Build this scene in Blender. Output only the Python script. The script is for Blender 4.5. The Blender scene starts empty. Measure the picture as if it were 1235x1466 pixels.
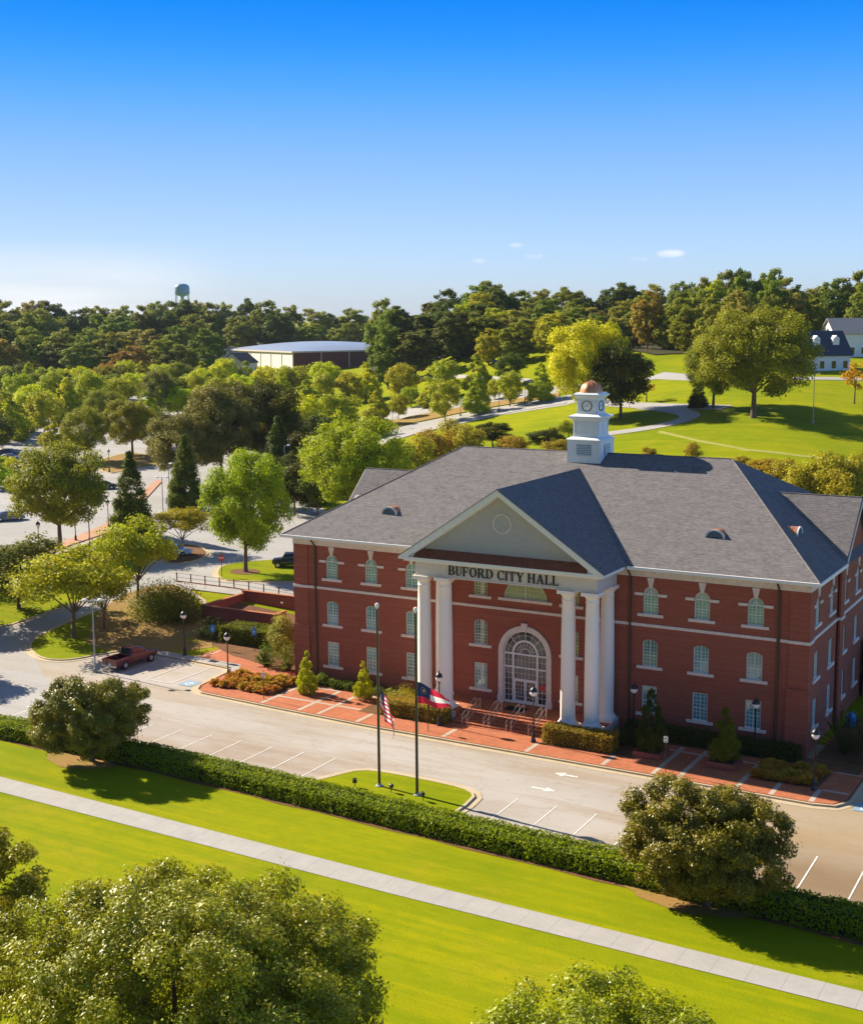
import bpy, bmesh, math, random
import numpy as np
from mathutils import Vector, Matrix
from mathutils.geometry import tessellate_polygon
SC=bpy.context.scene; COL=SC.collection; PI=math.pi
R_=math.radians
rng=random.Random(7)
# ------------------------------------------------------------------ terrain
CX,CY,CZ=46.564,-96.983,33.38
def interp(k,t):
    if t<=k[0][0]: return k[0][1]
    for (a,b),(c,d) in zip(k,k[1:]):
        if t<=c: return b+(d-b)*(t-a)/(c-a)
    return k[-1][1]
LK=[(0,0),(134,0),(152,1.8),(200,2.6),(260,4),(400,8.4),(600,14),(800,19),(3000,22)]
RK=[(0,0),(150,0),(165,1.2),(180,3.4),(225,10.5),(300,20.5),(360,24),(500,26),(3000,27)]
def H(x,y):
    dx,dy=x-CX,y-CY; t=-.4969*dx+.8678*dy; r=.8678*dx+.4969*dy; s=r/max(t,1.)
    k=min(max((t-300)/120,0),1); lo=-.1+.03*k; hi=.3-.24*k
    w=min(max((s-lo)/(hi-lo),0),1); w=w*w*(3-2*w)
    return interp(LK,t)*(1-w)+interp(RK,t)*w
# ------------------------------------------------------------------ materials
class NT:
    def __init__(s,name):
        s.m=bpy.data.materials.new(name); s.m.use_nodes=True; s.t=s.m.node_tree; s.n=s.t.nodes; s.l=s.t.links
        s.b=s.n['Principled BSDF']; s.co=None
    def add(s,typ,**k):
        n=s.n.new(typ)
        for a,v in k.items(): setattr(n,a,v)
        return n
    def lk(s,a,b): s.l.new(a,b)
    def coord(s):
        if not s.co: s.co=s.add('ShaderNodeTexCoord')
        return s.co.outputs['Object']
    def noise(s,scale,detail=4,rough=.6,stretch=(1,1,1),src=None):
        mp=s.add('ShaderNodeMapping'); mp.inputs['Scale'].default_value=stretch
        s.lk(src or s.coord(),mp.inputs['Vector'])
        n=s.add('ShaderNodeTexNoise'); n.inputs['Scale'].default_value=scale; n.inputs['Detail'].default_value=detail; n.inputs['Roughness'].default_value=rough
        s.lk(mp.outputs[0],n.inputs['Vector']); return n.outputs['Fac']
    def ramp(s,fac,a,b):
        r=s.add('ShaderNodeMapRange'); r.inputs[1].default_value=a; r.inputs[2].default_value=b; s.lk(fac,r.inputs[0]); return r.outputs[0]
    def mix(s,fac,a,b):
        n=s.add('ShaderNodeMix',data_type='RGBA')
        for i,v in ((0,fac),(6,a),(7,b)):
            if isinstance(v,(int,float)): n.inputs[i].default_value=v
            elif isinstance(v,tuple): n.inputs[i].default_value=(*v,1)
            else: s.lk(v,n.inputs[i])
        return n.outputs[2]
    def math(s,op,a,b=0.):
        n=s.add('ShaderNodeMath',operation=op)
        for i,v in ((0,a),(1,b)):
            if isinstance(v,(int,float)): n.inputs[i].default_value=v
            else: s.lk(v,n.inputs[i])
        return n.outputs[0]
    def base(s,c,rough=.8,spec=.3,metal=0):
        if isinstance(c,tuple): s.b.inputs['Base Color'].default_value=(*c,1)
        else: s.lk(c,s.b.inputs['Base Color'])
        s.b.inputs['Roughness'].default_value=rough; s.b.inputs['Specular IOR Level'].default_value=spec; s.b.inputs['Metallic'].default_value=metal
    def bump(s,h,dist=.02,st=.5):
        n=s.add('ShaderNodeBump'); n.inputs['Distance'].default_value=dist; n.inputs['Strength'].default_value=st
        s.lk(h,n.inputs['Height']); s.lk(n.outputs[0],s.b.inputs['Normal'])
def plain(name,c,rough=.6,spec=.4,metal=0,var=.12,scale=3.):
    t=NT(name); n=t.noise(scale,5); d=tuple(x*(1-var) for x in c); e=tuple(min(1,x*(1+var)) for x in c)
    t.base(t.mix(t.ramp(n,.3,.7),d,e),rough,spec,metal); return t.m
def leaf_mat(name,c1,c2,trans=.30,spec=.10,rough=.55,ns=.35,vv=.7):
    """leaf colour varies by clump (noise), by leaf (random per island) and by tree (object random)"""
    t=NT(name); n=t.ramp(t.noise(ns,3),.35,.65)
    g=t.add('ShaderNodeNewGeometry'); oi=t.add('ShaderNodeObjectInfo')
    f=t.math('ADD',t.math('MULTIPLY',n,.5),t.math('MULTIPLY',g.outputs['Random Per Island'],.5))
    col=t.mix(f,c1,c2)
    hsv=t.add('ShaderNodeHueSaturation'); t.lk(col,hsv.inputs['Color'])
    t.lk(t.math('ADD',t.math('MULTIPLY',oi.outputs['Random'],.05),.475),hsv.inputs['Hue'])
    t.lk(t.math('ADD',t.math('MULTIPLY',g.outputs['Random Per Island'],vv),1-vv*.5),hsv.inputs['Value'])
    t.base(hsv.outputs[0],rough,spec)
    tr=t.add('ShaderNodeBsdfTranslucent'); h2=t.add('ShaderNodeHueSaturation'); h2.inputs['Value'].default_value=1.5; h2.inputs['Hue'].default_value=.49
    t.lk(hsv.outputs[0],h2.inputs['Color']); t.lk(h2.outputs[0],tr.inputs[0])
    mx=t.add('ShaderNodeMixShader'); mx.inputs[0].default_value=trans
    t.lk(t.b.outputs[0],mx.inputs[1]); t.lk(tr.outputs[0],mx.inputs[2]); t.lk(mx.outputs[0],t.n['Material Output'].inputs[0])
    return t.m
M={}
def grass_mat():
    t=NT('lawn_grass')
    a=t.ramp(t.noise(.045,4),.42,.58); b=t.ramp(t.noise(.5,5,stretch=(.07,1,1)),.35,.65); c=t.ramp(t.noise(6,6,.7),.25,.75); d=t.ramp(t.noise(.16,6,.7),.52,.70)
    col=t.mix(a,(.29,.285,.002),(.16,.205,.002))
    col=t.mix(t.math('MULTIPLY',b,.6),col,(.35,.32,.003))
    col=t.mix(t.math('MULTIPLY',d,.55),col,(.42,.31,.02))
    col=t.mix(t.math('MULTIPLY',c,.45),col,(.13,.17,.003)); mm=t.ramp(t.noise(1.4,5,.7,stretch=(.5,1,1)),.45,.62); col=t.mix(t.math('MULTIPLY',mm,.32),col,(.12,.18,.002))
    st_=t.ramp(t.noise(.9,3,stretch=(.02,1,1)),.44,.56); col=t.mix(t.math('MULTIPLY',st_,.35),col,(.12,.19,.002)); t.base(col,.9,.03); t.bump(t.noise(9,6,.75),.06,.6); return t.m
M['grass']=grass_mat()
def tgrass(name,c1,c2,c3):
    t=NT(name); col=t.mix(t.ramp(t.noise(.5,6,.7),.35,.65),c1,c2); col=t.mix(t.math('MULTIPLY',t.ramp(t.noise(7,6,.75),.4,.7),.6),col,c3)
    t.base(col,.9,.1); t.bump(t.noise(8,6,.75),.06,.7); return t.m
M['dry']=tgrass('dry_mulch',(.36,.20,.07),(.27,.20,.04),(.16,.09,.03))
M['mulch']=tgrass('brown_mulch',(.22,.11,.05),(.15,.075,.035),(.07,.035,.018))
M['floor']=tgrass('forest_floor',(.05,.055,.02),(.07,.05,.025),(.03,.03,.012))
M['dirt']=tgrass('sandy_track',(.34,.32,.10),(.28,.29,.04),(.25,.25,.04))
def asphalt(name,c1,c2,stain,st=.6):
    t=NT(name); a=t.ramp(t.noise(.09,6,.6,stretch=(.45,1,1)),.36,.64); b=t.ramp(t.noise(.3,7,.7,stretch=(.16,1.1,1)),.47,.62); c=t.noise(14,4)
    col=t.mix(a,c1,c2); col=t.mix(t.math('MULTIPLY',b,st),col,stain)
    v=t.add('ShaderNodeTexVoronoi',feature='DISTANCE_TO_EDGE'); v.inputs['Scale'].default_value=.16; mp=t.add('ShaderNodeMapping'); t.lk(t.coord(),mp.inputs[0])
    ns=t.add('ShaderNodeTexNoise'); ns.inputs['Scale'].default_value=.8; ns.inputs['Detail'].default_value=5; t.lk(t.coord(),ns.inputs[0])
    ad=t.add('ShaderNodeVectorMath',operation='ADD'); sc=t.add('ShaderNodeVectorMath',operation='SCALE'); sc.inputs['Scale'].default_value=3.; t.lk(ns.outputs['Color'],sc.inputs[0]); t.lk(mp.outputs[0],ad.inputs[0]); t.lk(sc.outputs[0],ad.inputs[1]); t.lk(ad.outputs[0],v.inputs['Vector'])
    crack=t.math('LESS_THAN',v.outputs['Distance'],.006)
    col=t.mix(t.math('MULTIPLY',crack,.16),col,(.1,.085,.07))
    if name.startswith('worn'):
        sp=t.add('ShaderNodeSeparateXYZ'); t.lk(t.coord(),sp.inputs[0]); X,Y=sp.outputs[0],sp.outputs[1]
        n1=t.ramp(t.noise(.12,6,.65,stretch=(.6,1,1)),.3,.7)
        f1=t.math('MULTIPLY',t.ramp(Y,-16,-18.5),t.ramp(X,-4,-9)); f2=t.ramp(X,13,27)
        col=t.mix(t.math('MULTIPLY',t.math('MULTIPLY',f1,n1),.75),col,(.27,.18,.11)); col=t.mix(t.math('MULTIPLY',t.math('MULTIPLY',f2,t.math('ADD',t.math('MULTIPLY',n1,.5),.5)),.85),col,(.33,.22,.09))
        f5=t.math('MULTIPLY',t.math('MULTIPLY',t.ramp(X,17,27),t.ramp(Y,-14.5,-20)),t.math('ADD',t.math('MULTIPLY',n1,.6),.4)); col=t.mix(t.math('MULTIPLY',f5,.8),col,(.17,.105,.055))
        n3=t.ramp(t.noise(.9,6,.7),.58,.68); col=t.mix(t.math('MULTIPLY',n3,.35),col,(.2,.15,.11))
        f4=t.math('MULTIPLY',t.ramp(Y,-12.5,-10),t.ramp(t.noise(.25,5,.6,stretch=(.35,1,1)),.4,.62)); col=t.mix(t.math('MULTIPLY',f4,.45),col,(.36,.27,.16))
    col=t.mix(t.math('MULTIPLY',t.ramp(c,.35,.7),.22),col,(.2,.17,.14))
    t.base(col,.85,.2); t.bump(c,.01,.3); return t.m
M['asphalt']=asphalt('worn_pale_asphalt',(.43,.395,.355),(.355,.315,.27),(.30,.21,.13))
M['asphalt_far']=asphalt('pale_lot_asphalt',(.40,.385,.37),(.32,.31,.29),(.32,.27,.22),.4)
def concrete(name,c,joint=None,w=.02):
    t=NT(name); col=t.mix(t.ramp(t.noise(.6,6,.65),.35,.65),tuple(x*.86 for x in c),c); col=t.mix(t.math('MULTIPLY',t.ramp(t.noise(3,5,.7),.45,.75),.25),col,tuple(x*.6 for x in c))
    if joint:
        sp=t.add('ShaderNodeSeparateXYZ'); t.lk(t.coord(),sp.inputs[0]); fr=t.math('FRACT',t.math('DIVIDE',sp.outputs[0],joint))
        col=t.mix(t.math('MULTIPLY',t.math('LESS_THAN',fr,w),.55),col,tuple(x*.45 for x in c))
    t.base(col,.8,.25); t.bump(t.noise(10,5),.01,.3); return t.m
M['walk']=concrete('pale_concrete_walk',(.39,.365,.33),1.83)
M['curb']=concrete('kerb_concrete',(.50,.40,.26),3.05,.012)
M['band']=concrete('concrete_band',(.46,.39,.31))
def brick_mat(name,c1,c2,mortar,floor=False):
    t=NT(name); sp=t.add('ShaderNodeSeparateXYZ'); t.lk(t.coord(),sp.inputs[0]); cb=t.add('ShaderNodeCombineXYZ')
    if floor: t.lk(t.coord(),cb.inputs[0]); src=t.coord()
    else:
        t.lk(t.math('ADD',sp.outputs[0],sp.outputs[1]),cb.inputs[0]); t.lk(sp.outputs[2],cb.inputs[1]); src=cb.outputs[0]
    b=t.add('ShaderNodeTexBrick'); b.inputs['Color1'].default_value=(*c1,1); b.inputs['Color2'].default_value=(*c2,1); b.inputs['Mortar'].default_value=(*mortar,1)
    b.inputs['Scale'].default_value=1; b.inputs['Brick Width'].default_value=.22; b.inputs['Row Height'].default_value=.078 if not floor else .11; b.inputs['Mortar Size'].default_value=.008; b.inputs['Mortar Smooth'].default_value=.3
    t.lk(src,b.inputs['Vector']); col=b.outputs['Color']
    n=t.ramp(t.noise(.5,6,.6,stretch=(.35,.35,3) if not floor else (1,1,1)),.35,.65)
    col=t.mix(t.math('MULTIPLY',n,.35),col,tuple(x*.6 for x in c2))
    if not floor:
        fr=t.math('FRACT',t.math('DIVIDE',sp.outputs[2],.468)); col=t.mix(t.math('MULTIPLY',t.math('LESS_THAN',fr,.1),.38),col,tuple(x*.45 for x in c2))
        n2=t.ramp(t.noise(3,4,.6,stretch=(.3,.3,6)),.4,.7); col=t.mix(t.math('MULTIPLY',n2,.3),col,tuple(x*1.35 for x in c1))
    else:
        col=t.mix(t.math('MULTIPLY',t.ramp(t.noise(2.2,4),.4,.7),.4),col,tuple(x*1.25 for x in c1))
    t.base(col,.85,.2); t.bump(b.outputs['Fac'],-.008,.4); return t.m
M['brick']=brick_mat('red_brick',(.385,.105,.060),(.31,.080,.048),(.26,.135,.10))
M['paver']=brick_mat('orange_brick_paving',(.46,.145,.062),(.37,.105,.045),(.34,.17,.1),True)
M['paver_far']=brick_mat('pale_brick_paving',(.52,.28,.18),(.44,.22,.14),(.4,.25,.17),True)
def shingle():
    t=NT('grey_asphalt_shingle'); a=t.ramp(t.noise(1.2,7,.75,stretch=(.6,1,2.2)),.38,.62); b=t.ramp(t.noise(4.5,6,.75,stretch=(.5,1,2.6)),.42,.6)
    col=t.mix(a,(.11,.101,.102),(.165,.151,.148)); col=t.mix(t.math('MULTIPLY',b,.6),col,(.26,.24,.236))
    sp=t.add('ShaderNodeSeparateXYZ'); t.lk(t.coord(),sp.inputs[0]); fr=t.math('FRACT',t.math('DIVIDE',sp.outputs[2],.13)); col=t.mix(t.math('MULTIPLY',t.math('LESS_THAN',fr,.16),.4),col,(.07,.065,.07))
    t.base(col,.9,.15); t.bump(b,.03,.5); return t.m
M['shingle']=shingle()
M['stone']=plain('cream_cast_stone',(.66,.60,.53),.7,.3)
M['band_stone']=plain('pale_limestone_trim',(.72,.62,.54),.75,.3)
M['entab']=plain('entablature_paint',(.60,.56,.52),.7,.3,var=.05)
M['white']=plain('white_paint',(.78,.77,.74),.5,.4,var=.05)
M['column']=plain('cream_column_paint',(.92,.84,.74),.55,.35,var=.02,scale=.4)
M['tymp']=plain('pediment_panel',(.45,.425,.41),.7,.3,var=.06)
M['frame']=plain('window_frame_paint',(.66,.70,.62),.5,.4,var=.05)
M['frame_white']=plain('entrance_frame_paint',(.80,.76,.72),.5,.4,var=.05)
M['cupola']=plain('cupola_white_paint',(.72,.74,.76),.5,.4,var=.05)
M['copper']=plain('bright_copper',(.62,.27,.13),.42,.5,.55,var=.25,scale=1.5)
M['copper_brown']=plain('brown_copper_seam',(.27,.095,.05),.55,.4,.3,var=.25)
M['louvre']=plain('blue_grey_louvre',(.18,.23,.28),.5,.4)
M['black']=plain('black_metal',(.015,.014,.013),.4,.5)
M['bronze']=plain('dark_bronze_pole',(.055,.035,.022),.4,.5)
M['galv']=plain('galvanised_pole',(.32,.34,.34),.5,.5,.3)
M['silver']=plain('brushed_rail',(.6,.58,.55),.35,.5,.7)
M['globe']=plain('milky_lamp_globe',(.85,.82,.76),.25,.5,var=.02)
M['letter']=plain('dark_bronze_letters',(.025,.022,.02),.5,.4)
M['paint']=plain('white_road_paint',(.66,.62,.56),.7,.3,var=.22,scale=4)
M['bluepaint']=plain('blue_road_paint',(.22,.33,.42),.7,.3,scale=2)
M['bluesign']=plain('blue_sign_face',(.01,.22,.62),.4,.5)
M['signwhite']=plain('white_sign_face',(.8,.8,.78),.4,.5)
M['red']=plain('red_sign_face',(.55,.03,.03),.4,.5)
M['tyre']=plain('tyre_rubber',(.02,.02,.02),.8,.2)
M['rim']=plain('alloy_rim',(.6,.6,.62),.3,.5,.8)
M['carglass_gap_dark']=plain('car_glass_and_louvre_shade',(.015,.02,.025),.06,.8,var=.02)
M['clock']=plain('clock_face_white',(.82,.83,.83),.4,.4,var=.02)
M['bark']=plain('grey_brown_bark',(.14,.095,.065),.9,.2,var=.35,scale=6)
M['soil']=plain('soil',(.09,.055,.035),.95,.1)
def glass_mat(name,c1,c2,rough=.08):
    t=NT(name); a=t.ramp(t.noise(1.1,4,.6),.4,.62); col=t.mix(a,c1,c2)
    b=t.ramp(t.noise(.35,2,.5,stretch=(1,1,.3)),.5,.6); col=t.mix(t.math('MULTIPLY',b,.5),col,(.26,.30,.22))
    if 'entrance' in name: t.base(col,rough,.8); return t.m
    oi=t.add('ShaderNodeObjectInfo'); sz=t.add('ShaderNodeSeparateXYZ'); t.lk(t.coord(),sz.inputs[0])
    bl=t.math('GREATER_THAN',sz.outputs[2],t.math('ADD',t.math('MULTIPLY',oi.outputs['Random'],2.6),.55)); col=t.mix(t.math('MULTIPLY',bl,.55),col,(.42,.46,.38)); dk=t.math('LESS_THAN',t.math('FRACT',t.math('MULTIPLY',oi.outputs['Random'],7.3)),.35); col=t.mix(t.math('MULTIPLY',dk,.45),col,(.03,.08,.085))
    t.base(col,rough,.8); t.b.inputs['IOR'].default_value=1.7; t.bump(t.noise(.5,1),.01,.08); return t.m
M['glass']=glass_mat('sky_teal_window_glass',(.09,.29,.30),(.22,.42,.42))  # teal of the reflected sky is put into the base colour
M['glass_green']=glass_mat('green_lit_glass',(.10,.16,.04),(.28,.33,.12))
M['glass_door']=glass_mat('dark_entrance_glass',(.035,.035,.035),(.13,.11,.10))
L={ # leaf materials
'gold':((.20,.22,.015),(.12,.16,.02)),'willow':((.13,.175,.02),(.085,.12,.02)),'dusty':((.17,.19,.08),(.09,.11,.04)),
'cone':((.10,.15,.02),(.05,.09,.015)),'darkcone':((.07,.11,.02),(.04,.07,.015)),'maple':((.20,.31,.02),(.12,.20,.015)),
'silver':((.15,.18,.085),(.075,.10,.04)),'dark':((.06,.085,.02),(.035,.055,.012)),'yellow':((.28,.39,.015),(.17,.26,.015)),
'street':((.17,.23,.025),(.11,.15,.02)),'darkst':((.08,.12,.03),(.05,.075,.02)),'redst':((.33,.19,.05),(.20,.15,.04)),
'golden':((.27,.25,.04),(.15,.16,.03)),'sparse':((.45,.32,.03),(.3,.2,.03)),
'oak':((.12,.155,.03),(.07,.10,.022)),'darkoak':((.065,.09,.026),(.035,.055,.016)),'oliveoak':((.15,.175,.035),(.09,.12,.025)),
'paleoak':((.20,.21,.08),(.12,.14,.05)),'brownoak':((.17,.15,.05),(.11,.10,.035)),'yelloak':((.24,.27,.025),(.15,.19,.02)),
'pine':((.07,.10,.035),(.04,.065,.022)),'redoak':((.24,.10,.05),(.16,.09,.04)),'dark2':((.06,.085,.02),(.035,.055,.012)),
'live':((.20,.225,.02),(.07,.095,.01)),'near':((.30,.36,.025),(.085,.125,.010)),  # near: sunlit and shaded leaf tones painted in as its two colours
'hedge':((.15,.27,.010),(.085,.17,.008)),'shrub':((.10,.17,.015),(.06,.10,.012)),'tanhedge':((.28,.24,.07),(.16,.17,.05)),
'tan':((.34,.25,.09),(.22,.16,.06)),'lime':((.36,.44,.02),(.20,.29,.015)),'deep':((.045,.08,.015),(.025,.045,.01)),'weep':((.24,.27,.12),(.13,.16,.06))}
for k in L:
    q=1.8 if k in('oak','darkoak','oliveoak','paleoak','pine','yelloak','brownoak') else 1.15
    q*=dict(street=1.75,yellow=1.4,gold=1.5,maple=1.2,willow=1.45,golden=1.15,silver=1.15,darkst=1.3).get(k,1.)
    rr_=1.16 if 'oak' in k and k!='brownoak' else 1.3
    L[k]=tuple((min(.62,c[0]*rr_*q),min(.62,c[1]*1.02*q),c[2]*.35*q) for c in L[k])
for k,(a,b) in L.items(): M['leaf_'+k]=leaf_mat('leaf_'+k,a,b,ns=.35 if k not in('near','live') else .8) if k not in('near','live') else leaf_mat('leaf_'+k,a,b,trans=.2,spec=.3,rough=.42,ns=.7,vv=1.0)
M['core']=plain('hedge_inner_core',(.03,.04,.012),.95,.05)  # dark colour of the solid box filling each hedge behind its leaves
# ------------------------------------------------------------------ mesh helpers
class MB:
    def __init__(s): s.v=[]; s.f=[]; s.m=[]
    def add(s,vs,fs,mi=0):
        o=len(s.v); s.v+= [tuple(v) for v in vs]; s.f+=[tuple(i+o for i in f) for f in fs]; s.m+=[mi]*len(fs); return s
    def box(s,x0,x1,y0,y1,z0,z1,mi=0):
        return s.add([(x0,y0,z0),(x1,y0,z0),(x1,y1,z0),(x0,y1,z0),(x0,y0,z1),(x1,y0,z1),(x1,y1,z1),(x0,y1,z1)],
            [(3,2,1,0),(4,5,6,7),(0,1,5,4),(1,2,6,5),(2,3,7,6),(3,0,4,7)],mi)
    def tube(s,p,q,r0,r1=None,n=8,mi=0,cap=True):
        r1=r0 if r1 is None else r1; p=Vector(p); q=Vector(q); d=(q-p).normalized(); a=d.orthogonal().normalized(); b=d.cross(a)
        vs=[p+(a*math.cos(2*PI*i/n)+b*math.sin(2*PI*i/n))*r0 for i in range(n)]+[q+(a*math.cos(2*PI*i/n)+b*math.sin(2*PI*i/n))*r1 for i in range(n)]
        fs=[(i,(i+1)%n,n+(i+1)%n,n+i) for i in range(n)]
        if cap: fs+=[tuple(range(n-1,-1,-1)),tuple(range(n,2*n))]
        return s.add(vs,fs,mi)
    def lathe(s,prof,cx=0,cy=0,n=20,mi=0):
        vs=[(cx+r*math.cos(2*PI*i/n),cy+r*math.sin(2*PI*i/n),z) for r,z in prof for i in range(n)]
        fs=[(j*n+i,j*n+(i+1)%n,(j+1)*n+(i+1)%n,(j+1)*n+i) for j in range(len(prof)-1) for i in range(n)]
        fs+=[tuple(range(n-1,-1,-1)),tuple((len(prof)-1)*n+i for i in range(n))]
        return s.add(vs,fs,mi)
    def prism(s,pts,y0,y1,mi=0):   # outline in xz, extruded along y (pts counter-clockwise seen from -y)
        n=len(pts); vs=[(x,y0,z) for x,z in pts]+[(x,y1,z) for x,z in pts]
        fs=[tuple(range(n)),tuple(range(2*n-1,n-1,-1))]+[(i,i+n,(i+1)%n+n,(i+1)%n) for i in range(n)]
        return s.add(vs,fs,mi)
    def ring(s,cx,cz,ro,ri,a0,a1,y0,y1,n=16,mi=0,eo=1,ei=1):  # arc band in xz plane
        vs=[]
        for i in range(n+1):
            a=a0+(a1-a0)*i/n; c,d=math.cos(a),math.sin(a)
            vs+=[(cx+ro*c,y0,cz+ro*eo*d),(cx+ri*c,y0,cz+ri*ei*d),(cx+ri*c,y1,cz+ri*ei*d),(cx+ro*c,y1,cz+ro*eo*d)]
        fs=[]
        for i in range(n):
            for k in range(4): a=i*4+k; b=i*4+(k+1)%4; fs.append((a,b,b+4,a+4))
        fs+=[(3,2,1,0),(4*n,4*n+1,4*n+2,4*n+3)]
        return s.add(vs,fs,mi)
    def build(s,name,mats,parent=None,smooth=False,fix=True):
        me=bpy.data.meshes.new(name); me.from_pydata(s.v,[],s.f)
        for m in (mats if isinstance(mats,(list,tuple)) else [mats]): me.materials.append(m)
        if any(s.m): me.polygons.foreach_set('material_index',s.m)
        if fix:
            bm=bmesh.new(); bm.from_mesh(me); bmesh.ops.recalc_face_normals(bm,faces=bm.faces); bm.to_mesh(me); bm.free()
        if smooth: 
            me.polygons.foreach_set('use_smooth',[True]*len(me.polygons)); me.set_sharp_from_angle(angle=R_(40))
        me.update(); return link(name,me,parent)
def link(name,me,parent=None):
    o=bpy.data.objects.new(name,me); COL.objects.link(o)
    if parent: o.parent=parent
    return o
def tag(o,label=None,cat=None,group=None,kind=None):
    if label: o['label']=label
    if cat: o['category']=cat
    if group: o['group']=group
    if kind: o['kind']=kind
    return o
def thing(name,label,cat,loc=(0,0,0),rz=0,group=None):
    o=bpy.data.objects.new(name,None); COL.objects.link(o); o.location=loc; o.rotation_euler=(0,0,rz); o.empty_display_size=.3
    return tag(o,label,cat,group)
def copy_tree(o,parent=None):
    c=o.copy(); COL.objects.link(c); c.parent=parent
    for ch in list(o.children): copy_tree(ch,c)
    return c
def place(proto,used,loc,rz=0,label=None,cat=None,group=None):
    o=copy_tree(proto) if used else proto
    o.location=loc; o.rotation_euler=(0,0,rz); tag(o,label,cat,group); return o
def chaikin(p,n=2):
    for _ in range(n):
        q=[]
        for i in range(len(p)):
            a,b=p[i],p[(i+1)%len(p)]; q+=[(a[0]*.75+b[0]*.25,a[1]*.75+b[1]*.25),(a[0]*.25+b[0]*.75,a[1]*.25+b[1]*.75)]
        p=q
    return p
def drape(name,pts,off,mat,skirt=0,cell=4.,label=None,kind='structure',hole=None,cat=None):
    bm=bmesh.new(); vs=[bm.verts.new((x,y,0)) for x,y in pts]
    for a,b,c in tessellate_polygon([[Vector((x,y,0)) for x,y in pts]]):
        try: bm.faces.new((vs[a],vs[b],vs[c]))
        except ValueError: pass
    xs=[p[0] for p in pts]; ys=[p[1] for p in pts]
    far=max(H(x,y) for x,y in pts)>.01
    if far:
        for ax,lo,hi in ((0,min(xs),max(xs)),(1,min(ys),max(ys))):
            k=math.floor(lo/cell)*cell
            while k<hi:
                if k>lo:
                    co=[0,0,0]; co[ax]=k; no=[0,0,0]; no[ax]=1
                    bmesh.ops.bisect_plane(bm,geom=bm.verts[:]+bm.edges[:]+bm.faces[:],plane_co=co,plane_no=no)
                k+=cell
    for v in bm.verts: v.co.z=H(v.co.x,v.co.y)+off
    bmesh.ops.recalc_face_normals(bm,faces=bm.faces[:])
    bm.normal_update()
    for f in bm.faces:
        if f.normal.z<0: f.normal_flip()
    if skirt:
        be=[e for e in bm.edges if e.is_boundary]; r=bmesh.ops.extrude_edge_only(bm,edges=be)
        for v in r['geom']:
            if isinstance(v,bmesh.types.BMVert): v.co.z-=skirt
    me=bpy.data.meshes.new(name); bm.to_mesh(me); bm.free(); me.materials.append(mat)
    return tag(link(name,me),label,cat,None,kind)
def curb(name,pts,off=.15,w=.2,mat=None,closed=True,drop=.3,side=1):
    n=len(pts); vs=[]; fs=[]
    P=[Vector(p) for p in pts]
    for i in range(n):
        a=P[i-1] if (i or closed) else P[i]; b=P[(i+1)%n] if (i<n-1 or closed) else P[i]
        d=(b-a); d=d.normalized() if d.length>1e-6 else Vector((1,0)); nn=Vector((-d.y,d.x))*side
        for k,(o,z) in enumerate(((0,-drop),(0,0),(w,0),(w,-drop))):
            q=P[i]+nn*o; vs.append((q.x,q.y,H(q.x,q.y)+off+z))
    for i in range(n if closed else n-1):
        j=(i+1)%n
        for k in range(3): fs.append((i*4+k,j*4+k,j*4+k+1,i*4+k+1))
    m=MB(); m.add(vs,fs); o=m.build(name,mat or M['curb'],fix=False); bm=bmesh.new(); bm.from_mesh(o.data); bm.normal_update()
    for f in bm.faces:
        if f.normal.z<-.2: f.normal_flip()
    bm.to_mesh(o.data); bm.free(); return tag(o,kind='structure')
def dens(pts,step=2.,closed=True):
    q=[]; n=len(pts)
    for i in range(n if closed else n-1):
        a,b=Vector(pts[i]),Vector(pts[(i+1)%n]); k=max(1,int((b-a).length/step))
        q+=[tuple(a.lerp(b,j/k)) for j in range(k)]
    if not closed: q.append(tuple(pts[-1]))
    return q
def area(p): return sum(p[i-1][0]*p[i][1]-p[i][0]*p[i-1][1] for i in range(len(p)))/2
# ------------------------------------------------------------------ foliage
def leaves_mesh(name,pos,nrm,size,mat,asp=.6,seed=1):
    rs=np.random.RandomState(seed); n=len(pos)
    nrm=nrm/np.maximum(np.linalg.norm(nrm,axis=1,keepdims=True),1e-6)
    a=np.cross(nrm,rs.normal(size=(n,3))); a/=np.maximum(np.linalg.norm(a,axis=1,keepdims=True),1e-6); b=np.cross(nrm,a)
    s=size if isinstance(size,np.ndarray) else size*rs.uniform(.6,1.35,n); s=s[:,None]
    v=np.empty((n,4,3)); v[:,0]=pos-a*s*.5; v[:,1]=pos+b*s*asp*.5-a*s*.05+nrm*s*.08; v[:,2]=pos+a*s*.5; v[:,3]=pos-b*s*asp*.5-a*s*.05+nrm*s*.08
    me=bpy.data.meshes.new(name); me.vertices.add(n*4); me.vertices.foreach_set('co',v.reshape(-1).astype('f'))
    me.loops.add(n*4); me.loops.foreach_set('vertex_index',np.arange(n*4,dtype='i')); me.polygons.add(n)
    me.polygons.foreach_set('loop_start',np.arange(0,n*4,4,dtype='i')); me.update(calc_edges=True); me.materials.append(mat); return me
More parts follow.
